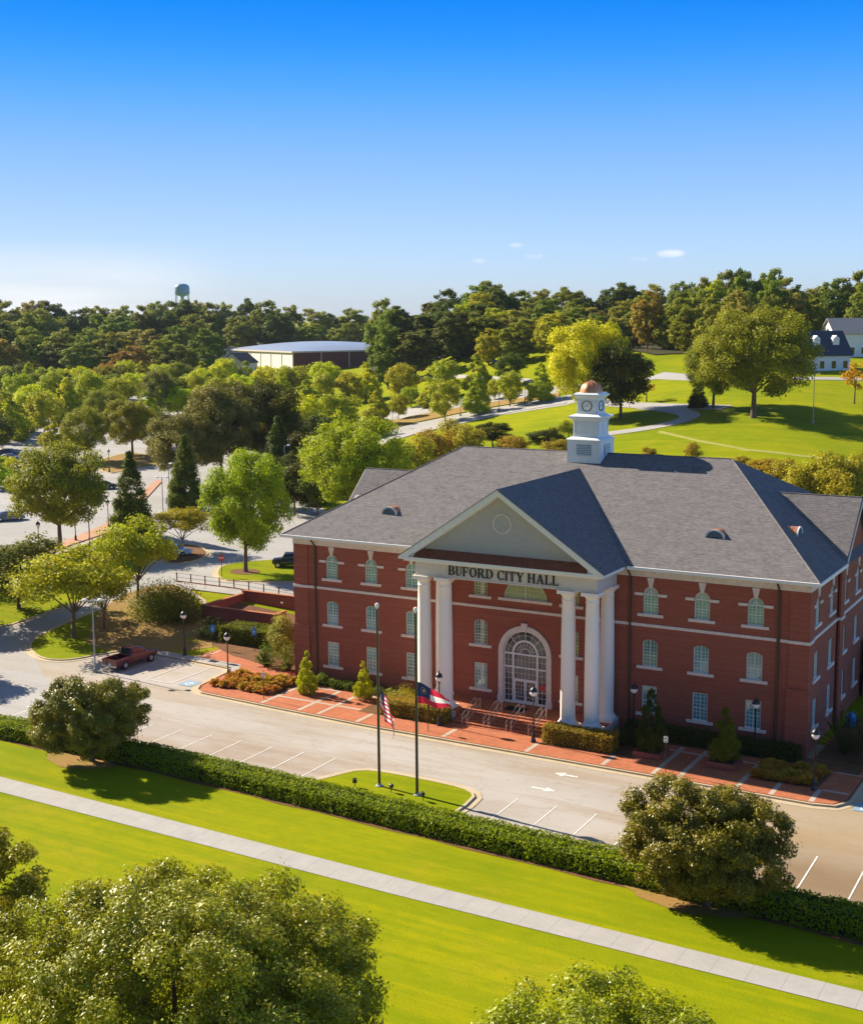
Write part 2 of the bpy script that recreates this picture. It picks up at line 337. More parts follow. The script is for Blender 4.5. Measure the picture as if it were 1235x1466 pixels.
def crown_pts(rx,rz,zc,nc,nl,cr,seed,shape='ell',ry=None,flat=.8,stray=.2,shell=.3,low=-1.,inner=.25):
    rs=np.random.RandomState(seed); ry=ry or rx
    C=[];
    tries=0
    while len(C)<nc and tries<nc*400:
        tries+=1
        if shape=='ell':
            d=rs.normal(size=3); d/=np.linalg.norm(d)
            if d[2]<low: continue
            r=rs.uniform(inner,1)**.5*(1-cr*.55); p=d*r; p*= (1+.12*math.sin(3*d[0]+seed)+.10*math.sin(4*d[1]+2*seed))
            c=(p[0]*rx,p[1]*ry,zc+p[2]*rz); k=rs.uniform(.75,1.25)
        else:
            h=rs.uniform(0,1)**1.1; a=rs.uniform(0,2*PI); rad=(1-h)**.75*(1-cr*.3)*rs.uniform(.4,1)**.5
            if h<.12: rad*=.8
            c=(math.cos(a)*rad*rx,math.sin(a)*rad*ry,zc-rz+2*rz*h*.95); k=(1-h)*.7+.35
        if shape=='ell' and len(C)>3 and min(sum((c[i]-q[i])**2 for i in range(3)) for q,_ in C)<(cr*rx*.45)**2 and tries<nc*300: continue
        C.append((c,k))
    cc=np.array([c for c,_ in C]); kk=np.array([k for _,k in C]); w=kk**2; idx=rs.choice(len(C),nl,p=w/w.sum())
    d=rs.normal(size=(nl,3)); d/=np.linalg.norm(d,axis=1,keepdims=True)
    rr=rs.uniform(shell**3,1,nl)**(1/3); st=rs.uniform(size=nl)<stray; rr[st]*=rs.uniform(1,1.6,st.sum())
    rad=cr*rx*kk[idx]*rr
    pos=cc[idx]+d*rad[:,None]*np.array([1,1,flat])
    ctr=np.array([0,0,zc-rz*.3]); out=pos-ctr; out/=np.linalg.norm(out,axis=1,keepdims=True)
    nrm=d*.55+out*.5+np.array([0,0,.25])+rs.normal(size=(nl,3))*.55
    return pos,nrm,cc
def trunk_mesh(name,h,r,cc,seed,nlimb=7,split=.35):
    rs=random.Random(seed); m=MB(); top=h*split
    segs=[(0,0,-.25),(rs.uniform(-.05,.05)*h*.1,rs.uniform(-.05,.05)*h*.1,top*.5),(rs.uniform(-.1,.1)*h*.1,0,top)]
    m.lathe([(r*1.5,-.3),(r*1.15,.25),(r,.8)],n=9)
    m.tube((0,0,.7),segs[2],r,r*.75,9)
    ids=list(range(len(cc))); rs.shuffle(ids)
    for i in ids[:nlimb]:
        c=cc[i]; mid=(c[0]*.45,c[1]*.45,top+(c[2]-top)*.55)
        m.tube((segs[2][0],segs[2][1],top-.1),mid,r*.5,r*.3,6); m.tube(mid,tuple(c),r*.3,r*.08,5)
    o=m.build(name,M['bark'],None,True,False); return o.data,o
_cache={}
def proto(shape,var):
    """unit prototypes: real-size crown (w0,h0) shared by copies"""
    k=(shape,var)
    if k in _cache: return _cache[k]
    sd=hash(shape)%1 + sum(map(ord,shape))*7+var*31
    if shape=='round':  h0,w0=11,9;  a=crown_pts(4.5,4.6,6.3,80,15000,.21,sd,stray=.26,shell=.25); ls=.32; tr=(.2,.25)
    elif shape=='far':  h0,w0=11,9;  a=crown_pts(4.5,5.1,5.9,75,8500,.21,sd,stray=.26,shell=.25); ls=.42; tr=(.18,.15)
    elif shape=='pyra': h0,w0=11,8;  a=crown_pts(4.2,5.1,5.9,90,11000,.24,sd,'cone',stray=.26,shell=.25); ls=.4; tr=(.16,.2)
    elif shape=='forest': h0,w0=22,15; a=crown_pts(7.3,10.4,11.4,120,15000,.165,sd,stray=.26,flat=.8,shell=.25); ls=.72; tr=(.4,.35)
    elif shape=='cone': h0,w0=12,6;  a=crown_pts(2.9,6.2,6.2,260,26000,.30,sd,'cone',stray=.26,shell=.25); ls=.27; tr=(.2,.1)
    elif shape=='open': h0,w0=9,9;   a=crown_pts(4.5,3.0,5.9,44,12000,.25,sd,low=-.45,stray=.26,flat=.65); ls=.27; tr=(.16,.3)
    elif shape=='shrub': h0,w0=3,4;  a=crown_pts(1.9,1.5,1.4,30,4500,.32,sd,stray=.26); ls=.2; tr=(.05,.2)
    elif shape=='sparse': h0,w0=8,5; a=crown_pts(2.4,3.0,5.0,18,700,.28,sd,stray=.2); ls=.4; tr=(.13,.35)
    elif shape=='big':  h0,w0=15,14; a=crown_pts(7.0,6.3,8.6,150,46000,.16,sd,stray=.26,flat=.8,shell=.25); ls=.3; tr=(.32,.22)
    elif shape=='pine': h0,w0=26,9; a=crown_pts(4.4,12.0,13.5,60,8500,.26,sd,stray=.26,flat=.85); ls=.9; tr=(.3,.4)
    me=leaves_mesh(shape+'_crown',a[0],a[1],ls,M['leaf_oak'],seed=sd)
    tm,to=trunk_mesh(shape+'_trunk',h0,tr[0],a[2],sd,8,tr[1]); bpy.data.objects.remove(to)
    _cache[k]=(me,tm,h0,w0); return _cache[k]
def tree(x,y,h,w,shape,kind,label,cat='tree',group=None,name='tree',var=0,z=None):
    me,tm,h0,w0=proto(shape,var)
    root=thing(name,label,cat,(x,y,H(x,y) if z is None else z),rng.uniform(0,6.28),group); root.scale=(w/w0,w/w0,h/h0)
    c=link('crown',me,root); c.material_slots[0].link='OBJECT'; c.material_slots[0].material=M['leaf_'+kind]
    link('trunk',tm,root); return root
def box_leaves(x0,x1,y0,y1,h,n,seed,rnd=.25,yf=None):
    rs=np.random.RandomState(seed); Lx,Ly=x1-x0,y1-y0
    A=[Lx*Ly,Lx*h,Lx*h,Ly*h,Ly*h]; f=rs.choice(5,n,p=np.array(A)/sum(A)); u=rs.uniform(size=n); v=rs.uniform(size=n)
    p=np.zeros((n,3)); nn=np.zeros((n,3))
    for k,(px,py,pz,nv) in enumerate(((x0+u*Lx,y0+v*Ly,h+0*u,(0,0,1)),(x0+u*Lx,y0+0*v,v*h,(0,-1,.2)),(x0+u*Lx,y1+0*v,v*h,(0,1,.2)),(x0+0*u,y0+u*Ly,v*h,(-1,0,.2)),(x1+0*u,y0+u*Ly,v*h,(1,0,.2)))):
        s=f==k; p[s]=np.stack([px,py,pz],1)[s]; nn[s]=nv
    wob=(np.sin(p[:,0]*1.7+seed)+np.sin(p[:,0]*4.1+p[:,1]*3)+np.sin(p[:,1]*5+p[:,2]*4))*.035
    p+=nn*(wob[:,None]+rs.normal(size=(n,1))*.06); nn=nn+rs.normal(size=(n,3))*.6
    return p,nn
def hedge(name,label,x0,x1,y0,y1,h,n,leaf,kind,loc=(0,0,0),rz=0,seed=1,bend=None,cat='hedge',group=None):
    p,nn=box_leaves(x0,x1,y0,y1,h,n,seed)
    root=thing(name,label,cat,loc,rz,group)
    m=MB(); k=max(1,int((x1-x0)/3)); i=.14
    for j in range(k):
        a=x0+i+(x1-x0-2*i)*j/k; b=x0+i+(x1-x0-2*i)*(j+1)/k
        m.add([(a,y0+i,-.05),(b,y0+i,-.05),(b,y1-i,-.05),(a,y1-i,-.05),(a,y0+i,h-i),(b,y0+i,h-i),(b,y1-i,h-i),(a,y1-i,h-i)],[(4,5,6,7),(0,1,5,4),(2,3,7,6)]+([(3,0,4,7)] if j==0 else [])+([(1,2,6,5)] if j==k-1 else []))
    if bend:
        p[:,1]+=np.array([bend(x) for x in p[:,0]]); m.v=[(x,y+bend(x),z) for x,y,z in m.v]
    me=leaves_mesh('foliage',p,nn,leaf,M['leaf_'+kind],seed=seed); link('foliage',me,root)
    m.build('inner_core',M['core'],root,False,False); return root
def bush(x,y,w,h,kind,label,nl=3500,leaf=.14,name='shrub',seed=1,ry=None,group=None,z=None,nc=26,cat='shrub',flat=.8):
    p,n,c=crown_pts(w/2,h*.55,h*.45,nc,nl,.34,seed,ry=(ry or w)/2,flat=flat,stray=.26)
    k=p[:,2]>-.05; me=leaves_mesh('foliage',p[k],n[k],leaf,M['leaf_'+kind],seed=seed)
    root=thing(name,label,cat,(x,y,(H(x,y) if z is None else z)),0,group); link('foliage',me,root)
    m=MB()
    for i in range(6): m.tube((0,0,-.05),tuple(c[i]*np.array([.8,.8,.8])),.04,.015,5)
    m.build('stem',M['bark'],root,True,False); return root
# ---- surveyed positions (metres)
TREES = [(-53.3, 1.2, 9.7, 11.8, 'gold'),(-52.5, 4.9, 7.4, 6.8, 'gold'),(-54.9, 12.9, 10.1, 9.4, 'gold'),(-86.7, 32.3, 15.2, 13.5, 'willow'),(-66.1, 5.6, 8.6, 9.5, 'dusty'),(-84.1, 43.9, 12.5, 6.7, 'cone'),(-92.6, 65.8, 12.3, 6.1, 'cone'),(-69.3, 37.5, 6.4, 7.6, 'gold'),(-53.8, 31.3, 16.1, 10.9, 'maple'),(-58.6, 63.2, 17.2, 14.7, 'maple'),(-90.0, 87.7, 13.5, 7.6, 'darkcone'),(-107.6, 83.3, 14.4, 13.2, 'silver'),(-107.1, 93.1, 18.8, 14.3, 'silver'),(-106.0, 103.9, 18.8, 16.1, 'dark'),(-123.3, 142.6, 13.1, 11.0, 'yellow'),(-105.1, 120.7, 10.9, 10.2, 'dark'),(-81.9, 91.5, 10.4, 8.6, 'dark'),(-80.1, 80.1, 9.4, 7.0, 'dark'),(-73.8, 69.7, 9.2, 7.7, 'dark'),(-69.0, 69.2, 9.0, 6.5, 'darkst'),(-80.1, 73.8, 8.4, 5.9, 'dark'),(-88.0, 93.3, 11.3, 8.2, 'dark'),(-126.3, 160.8, 11.2, 10.9, 'street'),(-126.3, 177.8, 9.3, 8.0, 'street'),(-198.1, 239.6, 11.0, 13.2, 'street'),(-184.3, 240.7, 13.0, 12.2, 'yellow'),(-167.2, 206.3, 9.8, 11.0, 'street'),(-168.5, 229.7, 10.4, 8.3, 'street'),(-163.9, 231.9, 12.4, 10.0, 'yellow'),(-141.3, 216.0, 12.4, 9.0, 'street'),(-106.0, 176.2, 11.0, 7.7, 'street'),(-101.2, 183.7, 10.4, 7.8, 'street'),(-94.7, 188.2, 9.4, 6.8, 'street'),(-87.0, 189.6, 9.9, 7.4, 'street'),(-127.6, 213.0, 11.7, 9.5, 'street'),(-133.9, 207.3, 6.2, 5.7, 'street'),(-126.4, 203.4, 5.7, 6.3, 'street'),(-126.1, 187.9, 7.1, 5.3, 'street'),(-119.0, 217.1, 10.7, 8.7, 'street'),(-109.0, 217.3, 9.6, 8.2, 'darkst'),(-105.2, 200.8, 5.7, 4.6, 'street'),(-62.2, 160.3, 21.6, 18.1, 'yellow'),(-53.8, 157.2, 16.2, 14.2, 'dark'),(-25.3, 154.5, 22.2, 22.4, 'willow'),(-36.2, 163.4, 16.2, 12.8, 'willow'),(-40.1, 165.3, 5.5, 4.3, 'darkcone'),(-10.6, 174.7, 9.5, 5.6, 'sparse'),(-54.9, 175.1, 6.1, 5.2, 'sparse'),(-192.3, 119.5, 12.6, 10.8, 'street'),(-192.5, 131.6, 12.0, 9.2, 'street'),(-151.4, 103.2, 12.0, 9.9, 'willow'),(-148.5, 114.4, 12.6, 11.1, 'willow'),(-241.9, 170.2, 12.0, 8.0, 'street'),(-213.0, 159.7, 12.0, 8.6, 'yellow'),(-212.0, 168.1, 13.9, 10.0, 'street'),(-222.3, 190.7, 10.2, 10.2, 'street'),(-194.7, 176.5, 13.3, 9.5, 'silver'),(-296.7, 223.1, 10.7, 9.1, 'darkst'),(-284.6, 222.5, 8.4, 8.5, 'street'),(-283.8, 229.1, 8.5, 8.1, 'yellow'),(-286.9, 240.5, 8.3, 8.3, 'yellow'),(-270.7, 235.1, 10.4, 8.6, 'redst'),(-269.1, 242.2, 11.0, 8.7, 'yellow'),(-259.0, 240.5, 10.8, 9.0, 'street'),(-260.4, 252.7, 9.2, 8.7, 'yellow'),(-246.5, 246.3, 9.9, 8.5, 'silver'),(-248.0, 258.4, 9.9, 9.2, 'street'),(-233.4, 252.4, 12.2, 9.4, 'yellow'),(-226.9, 255.4, 10.8, 8.0, 'street'),(-301.9, 220.7, 9.5, 8.1, 'street'),(-211.3, 244.7, 10.4, 9.1, 'yellow'),(-213.0, 219.2, 9.6, 9.5, 'street'),(-232.8, 209.8, 9.7, 9.1, 'yellow'),(-260.9, 196.6, 6.5, 8.7, 'yellow'),(-275.5, 189.7, 10.8, 9.6, 'darkst'),(-218.9, 153.1, 11.0, 8.6, 'yellow'),(-174.1, 117.2, 7.6, 7.3, 'street'),(-191.2, 152.1, 10.0, 9.3, 'willow'),(-184.5, 159.0, 9.7, 9.0, 'street'),(-190.6, 178.5, 9.5, 9.9, 'yellow'),(-186.6, 184.4, 9.6, 9.6, 'street'),(-226.4, 153.2, 7.9, 8.7, 'street'),(-187.0, 196.7, 10.8, 11.1, 'street'),(-186.8, 207.8, 10.1, 10.2, 'yellow'),(-150.5, 129.1, 7.9, 9.5, 'dark'),(-166.0, 186.5, 9.7, 10.1, 'street'),(-129.1, 139.7, 8.6, 9.4, 'willow'),(-250.9, 201.3, 9.7, 8.7, 'street'),(-245.0, 212.1, 9.6, 8.8, 'darkst'),(-227.9, 212.2, 9.2, 8.6, 'yellow'),(-218.5, 216.6, 9.6, 8.6, 'street'),(-302.0, 214.4, 8.2, 8.0, 'yellow'),(-279.6, 201.4, 10.3, 6.7, 'darkst'),(-288.4, 217.7, 11.2, 7.0, 'street'),(-279.7, 218.7, 9.7, 9.1, 'street'),(-250.3, 212.3, 11.0, 7.5, 'willow'),(-257.9, 228.8, 10.3, 7.2, 'willow'),(-249.0, 239.0, 10.0, 8.6, 'street'),(-245.5, 243.7, 10.3, 9.4, 'willow'),(-222.5, 228.1, 10.6, 7.3, 'yellow'),(-198.8, 242.0, 10.6, 7.8, 'street'),(-202.4, 257.6, 10.1, 8.7, 'street'),(-268.2, 180.4, 9.5, 8.7, 'street'),(-261.5, 183.6, 9.9, 8.7, 'street'),(-251.0, 183.9, 10.4, 7.3, 'willow'),(-239.6, 180.2, 12.2, 8.8, 'street'),(-249.8, 196.7, 9.8, 9.7, 'darkst'),(-238.9, 194.5, 10.9, 9.1, 'willow'),(-228.3, 194.8, 10.1, 7.7, 'willow'),(-206.7, 196.0, 10.1, 8.9, 'darkst'),(-202.1, 200.5, 11.4, 7.9, 'street'),(-205.4, 215.3, 10.7, 8.0, 'street'),(-200.2, 217.8, 9.7, 8.9, 'yellow'),(-178.2, 209.7, 11.6, 8.1, 'yellow'),(-176.1, 226.9, 10.2, 7.3, 'street'),(-222.2, 161.1, 8.4, 8.0, 'yellow'),(-212.4, 160.1, 9.9, 8.6, 'street'),(-186.9, 178.3, 8.7, 8.2, 'yellow'),(-178.3, 176.7, 10.6, 7.8, 'street'),(-168.8, 187.1, 8.1, 8.3, 'street'),(-206.1, 128.0, 10.6, 7.9, 'street'),(-202.6, 133.0, 8.3, 8.8, 'street'),(-180.7, 105.9, 8.8, 9.3, 'darkst'),(-138.3, 67.6, 7.6, 6.3, 'yellow'),(-143.1, 74.8, 5.3, 6.0, 'yellow'),(-73.3, 137.3, 5.4, 7.3, 'dark'),(-58.2, 129.8, 4.4, 8.0, 'dark'),(-54.0, 131.8, 5.3, 5.3, 'gold'),(-78.4, 131.9, 7.0, 8.7, 'golden'),(-79.3, 123.6, 6.8, 8.2, 'golden'),(-72.2, 103.6, 8.2, 8.0, 'golden'),(-64.1, 128.2, 3.8, 6.7, 'golden'),(-72.6, 127.1, 6.4, 6.8, 'golden'),(-53.4, 125.6, 2.9, 6.5, 'golden'),(-25.8, 119.7, 2.9, 3.6, 'golden'),(1.1, 103.7, 7.5, 7.4, 'golden'),(5.0, 104.6, 6.9, 6.3, 'golden'),(-3.2, 104.0, 4.7, 6.4, 'golden'),(-11.4, 111.8, 2.8, 6.8, 'golden'),(-7.3, 109.0, 3.9, 5.5, 'golden'),(-34.2, 121.7, 1.5, 3.0, 'golden'),(3.6, 101.8, 5.5, 7.3, 'golden'),(-16.1, 115.8, 1.9, 4.6, 'golden')]
FOREST = [(-527.1, 391.4, 29.0, 22.4, 'darkoak'),(-516.3, 396.9, 30.2, 16.5, 'oak'),(-503.0, 393.9, 29.2, 20.4, 'darkoak'),(-487.9, 393.8, 28.6, 23.3, 'oliveoak'),(-490.8, 412.2, 28.4, 21.4, 'paleoak'),(-484.9, 421.6, 28.2, 22.9, 'darkoak'),(-456.2, 414.5, 24.4, 20.3, 'darkoak'),(-464.7, 433.1, 25.2, 24.5, 'oliveoak'),(-441.4, 425.4, 25.4, 17.0, 'paleoak'),(-441.0, 441.5, 25.6, 21.2, 'oak'),(-423.1, 435.7, 27.8, 21.6, 'oliveoak'),(-418.2, 450.6, 28.2, 24.3, 'darkoak'),(-399.3, 449.4, 27.2, 20.4, 'oak'),(-396.8, 458.5, 26.8, 16.3, 'paleoak'),(-392.6, 473.9, 28.8, 18.3, 'darkoak'),(-373.3, 464.2, 28.0, 22.3, 'oak'),(-369.9, 480.9, 25.0, 18.6, 'oak'),(-346.3, 470.5, 23.2, 20.7, 'paleoak'),(-353.9, 495.0, 20.4, 18.9, 'darkoak'),(-342.1, 497.4, 22.8, 22.2, 'oliveoak'),(-437.7, 316.9, 29.0, 22.4, 'darkoak'),(-446.5, 332.0, 26.6, 17.1, 'paleoak'),(-441.8, 342.9, 24.2, 21.8, 'paleoak'),(-409.4, 332.1, 23.8, 22.1, 'oliveoak'),(-410.0, 342.2, 25.8, 21.6, 'paleoak'),(-411.0, 358.5, 22.6, 16.6, 'darkoak'),(-392.4, 361.1, 22.6, 17.3, 'oak'),(-373.9, 353.0, 22.4, 22.4, 'oak'),(-370.7, 367.0, 24.0, 15.7, 'darkoak'),(-362.5, 373.4, 24.0, 15.5, 'darkoak'),(-354.3, 382.0, 22.6, 18.0, 'oliveoak'),(-388.4, 273.8, 20.4, 19.5, 'darkoak'),(-387.7, 285.2, 23.2, 18.6, 'oliveoak'),(-372.7, 283.1, 21.6, 17.9, 'darkoak'),(-372.1, 296.3, 19.0, 20.8, 'oliveoak'),(-350.1, 292.6, 18.4, 17.5, 'oliveoak'),(-348.5, 305.4, 18.4, 15.6, 'oliveoak'),(-338.6, 309.7, 16.8, 19.8, 'oliveoak'),(-339.0, 320.0, 17.4, 19.7, 'paleoak'),(-324.6, 320.4, 18.0, 16.5, 'paleoak'),(-316.5, 326.1, 19.0, 15.8, 'oak'),(-347.3, 237.8, 18.2, 14.3, 'darkoak'),(-339.9, 244.4, 15.4, 16.2, 'oak'),(-343.2, 254.8, 16.6, 17.4, 'brownoak'),(-344.1, 269.4, 17.0, 16.4, 'oliveoak'),(-332.4, 274.8, 14.0, 17.4, 'darkoak'),(-312.7, 266.6, 15.2, 16.5, 'oak'),(-313.9, 283.8, 13.2, 19.2, 'darkoak'),(-293.6, 272.1, 13.8, 16.7, 'brownoak'),(-292.7, 288.7, 15.6, 19.5, 'oliveoak'),(-280.8, 285.7, 13.8, 16.8, 'oak'),(-232.1, 353.5, 27.8, 15.4, 'oliveoak'),(-218.4, 344.8, 24.8, 14.6, 'pine'),(-215.3, 363.7, 22.6, 14.2, 'pine'),(-203.5, 356.7, 23.4, 18.6, 'darkoak'),(-191.1, 356.3, 22.6, 16.3, 'oak'),(-185.0, 356.9, 22.4, 14.5, 'oak'),(-178.8, 366.9, 18.6, 17.2, 'oak'),(-177.1, 383.6, 19.2, 14.4, 'oliveoak'),(-165.2, 380.3, 19.8, 16.2, 'oak'),(-156.5, 375.6, 18.2, 16.6, 'oak'),(-145.3, 379.3, 19.2, 16.3, 'darkoak'),(-142.3, 387.2, 21.2, 18.0, 'darkoak'),(-139.3, 403.5, 21.0, 16.2, 'oliveoak'),(-98.8, 324.7, 20.4, 14.1, 'oak'),(-89.3, 319.8, 21.4, 11.8, 'oliveoak'),(-83.3, 322.3, 24.0, 14.3, 'oak'),(-79.1, 326.0, 24.2, 12.8, 'darkoak'),(-71.1, 329.1, 24.2, 10.4, 'oliveoak'),(-63.4, 324.1, 21.2, 14.9, 'oliveoak'),(-61.0, 350.2, 18.4, 14.3, 'oliveoak'),(-51.6, 331.8, 20.8, 14.3, 'oak'),(-43.6, 336.8, 23.4, 14.8, 'oak'),(-39.3, 340.7, 22.8, 10.3, 'darkoak'),(-33.1, 342.1, 23.2, 10.3, 'oliveoak'),(-193.5, 290.8, 24.8, 15.4, 'oak'),(-187.9, 293.3, 22.2, 14.6, 'pine'),(-186.3, 309.8, 18.2, 12.8, 'pine'),(-179.3, 313.1, 19.0, 17.6, 'darkoak'),(-166.0, 309.4, 18.8, 13.1, 'yelloak'),(-158.0, 311.6, 17.8, 13.9, 'darkoak'),(-158.0, 327.6, 14.0, 12.5, 'paleoak'),(-144.9, 318.8, 15.2, 13.1, 'oak'),(-138.3, 328.1, 13.4, 11.9, 'oak'),(-130.9, 327.6, 11.8, 15.8, 'paleoak'),(-120.8, 331.5, 14.4, 14.6, 'oliveoak'),(-120.3, 346.8, 16.8, 13.4, 'oliveoak'),(-80.7, 268.0, 15.2, 11.6, 'oliveoak'),(-76.2, 273.2, 18.0, 14.1, 'oliveoak'),(-73.3, 280.1, 20.2, 10.8, 'yelloak'),(-60.3, 261.0, 20.8, 9.4, 'oak'),(-55.1, 272.7, 20.4, 10.9, 'oak'),(-50.9, 278.3, 17.0, 12.8, 'paleoak'),(-44.4, 279.9, 14.8, 10.2, 'oak'),(-41.7, 293.4, 16.8, 13.2, 'darkoak'),(-30.6, 278.0, 18.0, 11.1, 'oak'),(-27.3, 297.7, 19.4, 14.5, 'oak'),(-171.8, 257.1, 20.4, 12.8, 'oak'),(-160.7, 255.4, 17.6, 14.5, 'pine'),(-161.8, 271.0, 13.2, 15.8, 'pine'),(-153.2, 268.8, 16.0, 17.3, 'darkoak'),(-145.0, 270.1, 12.8, 16.9, 'oak'),(-136.7, 275.7, 11.6, 14.0, 'paleoak'),(-129.0, 273.5, 9.0, 16.1, 'paleoak'),(-126.6, 293.9, 11.8, 16.5, 'oliveoak'),(-113.3, 283.1, 9.8, 11.5, 'oak'),(-106.8, 286.6, 9.0, 13.8, 'paleoak'),(-107.5, 311.2, 12.4, 16.1, 'oak'),(-96.5, 297.7, 9.4, 16.0, 'paleoak'),(-67.8, 241.0, 13.2, 13.9, 'oak'),(-58.2, 233.2, 15.8, 11.3, 'oliveoak'),(-50.6, 229.0, 18.2, 12.6, 'paleoak'),(-49.9, 253.4, 16.0, 10.3, 'oak'),(-454.3, 492.0, 27.8, 16.2, 'oak'),(-447.2, 473.0, 27.6, 17.4, 'darkoak'),(-435.2, 479.9, 27.6, 17.4, 'oliveoak'),(-294.8, 318.3, 18.6, 17.0, 'oak'),(-357.0, 420.9, 20.8, 20.8, 'oak'),(-342.0, 429.5, 22.0, 20.8, 'darkoak'),(-326.9, 438.2, 16.4, 20.8, 'oliveoak'),(-306.3, 438.4, 17.2, 20.5, 'oak'),(-155.3, 277.2, 16.8, 11.4, 'yelloak'),(-142.2, 278.9, 12.0, 15.7, 'yelloak'),(-127.6, 264.2, 10.0, 12.8, 'oliveoak'),(-115.1, 259.8, 11.6, 12.5, 'yelloak'),(-157.3, 293.3, 16.4, 11.8, 'pine'),(-84.5, 254.3, 17.2, 10.9, 'brownoak'),(-76.8, 253.0, 11.8, 11.7, 'oliveoak'),(-183.8, 278.1, 17.2, 8.5, 'darkoak'),(-133.2, 251.8, 11.4, 9.6, 'yelloak'),(-122.1, 248.9, 12.2, 12.3, 'oak'),(-110.2, 246.5, 12.2, 11.3, 'yelloak'),(-152.4, 267.3, 9.0, 8.9, 'oak'),(-103.4, 245.8, 8.2, 9.9, 'darkoak'),(-157.5, 298.9, 3.0, 7.1, 'brownoak'),(-166.2, 297.4, 3.4, 5.7, 'redoak'),(-172.3, 296.2, 7.2, 7.2, 'darkoak'),(-92.5, 261.3, 3.8, 10.2, 'dark2'),(-80.1, 259.2, 3.0, 8.7, 'darkoak'),(-45.5, 299.7, 11.4, 14.6, 'darkoak'),(-42.3, 313.1, 14.4, 12.8, 'oak'),(-116.7, 276.3, 5.4, 13.0, 'darkoak'),(-128.2, 275.4, 3.0, 10.1, 'oliveoak')]
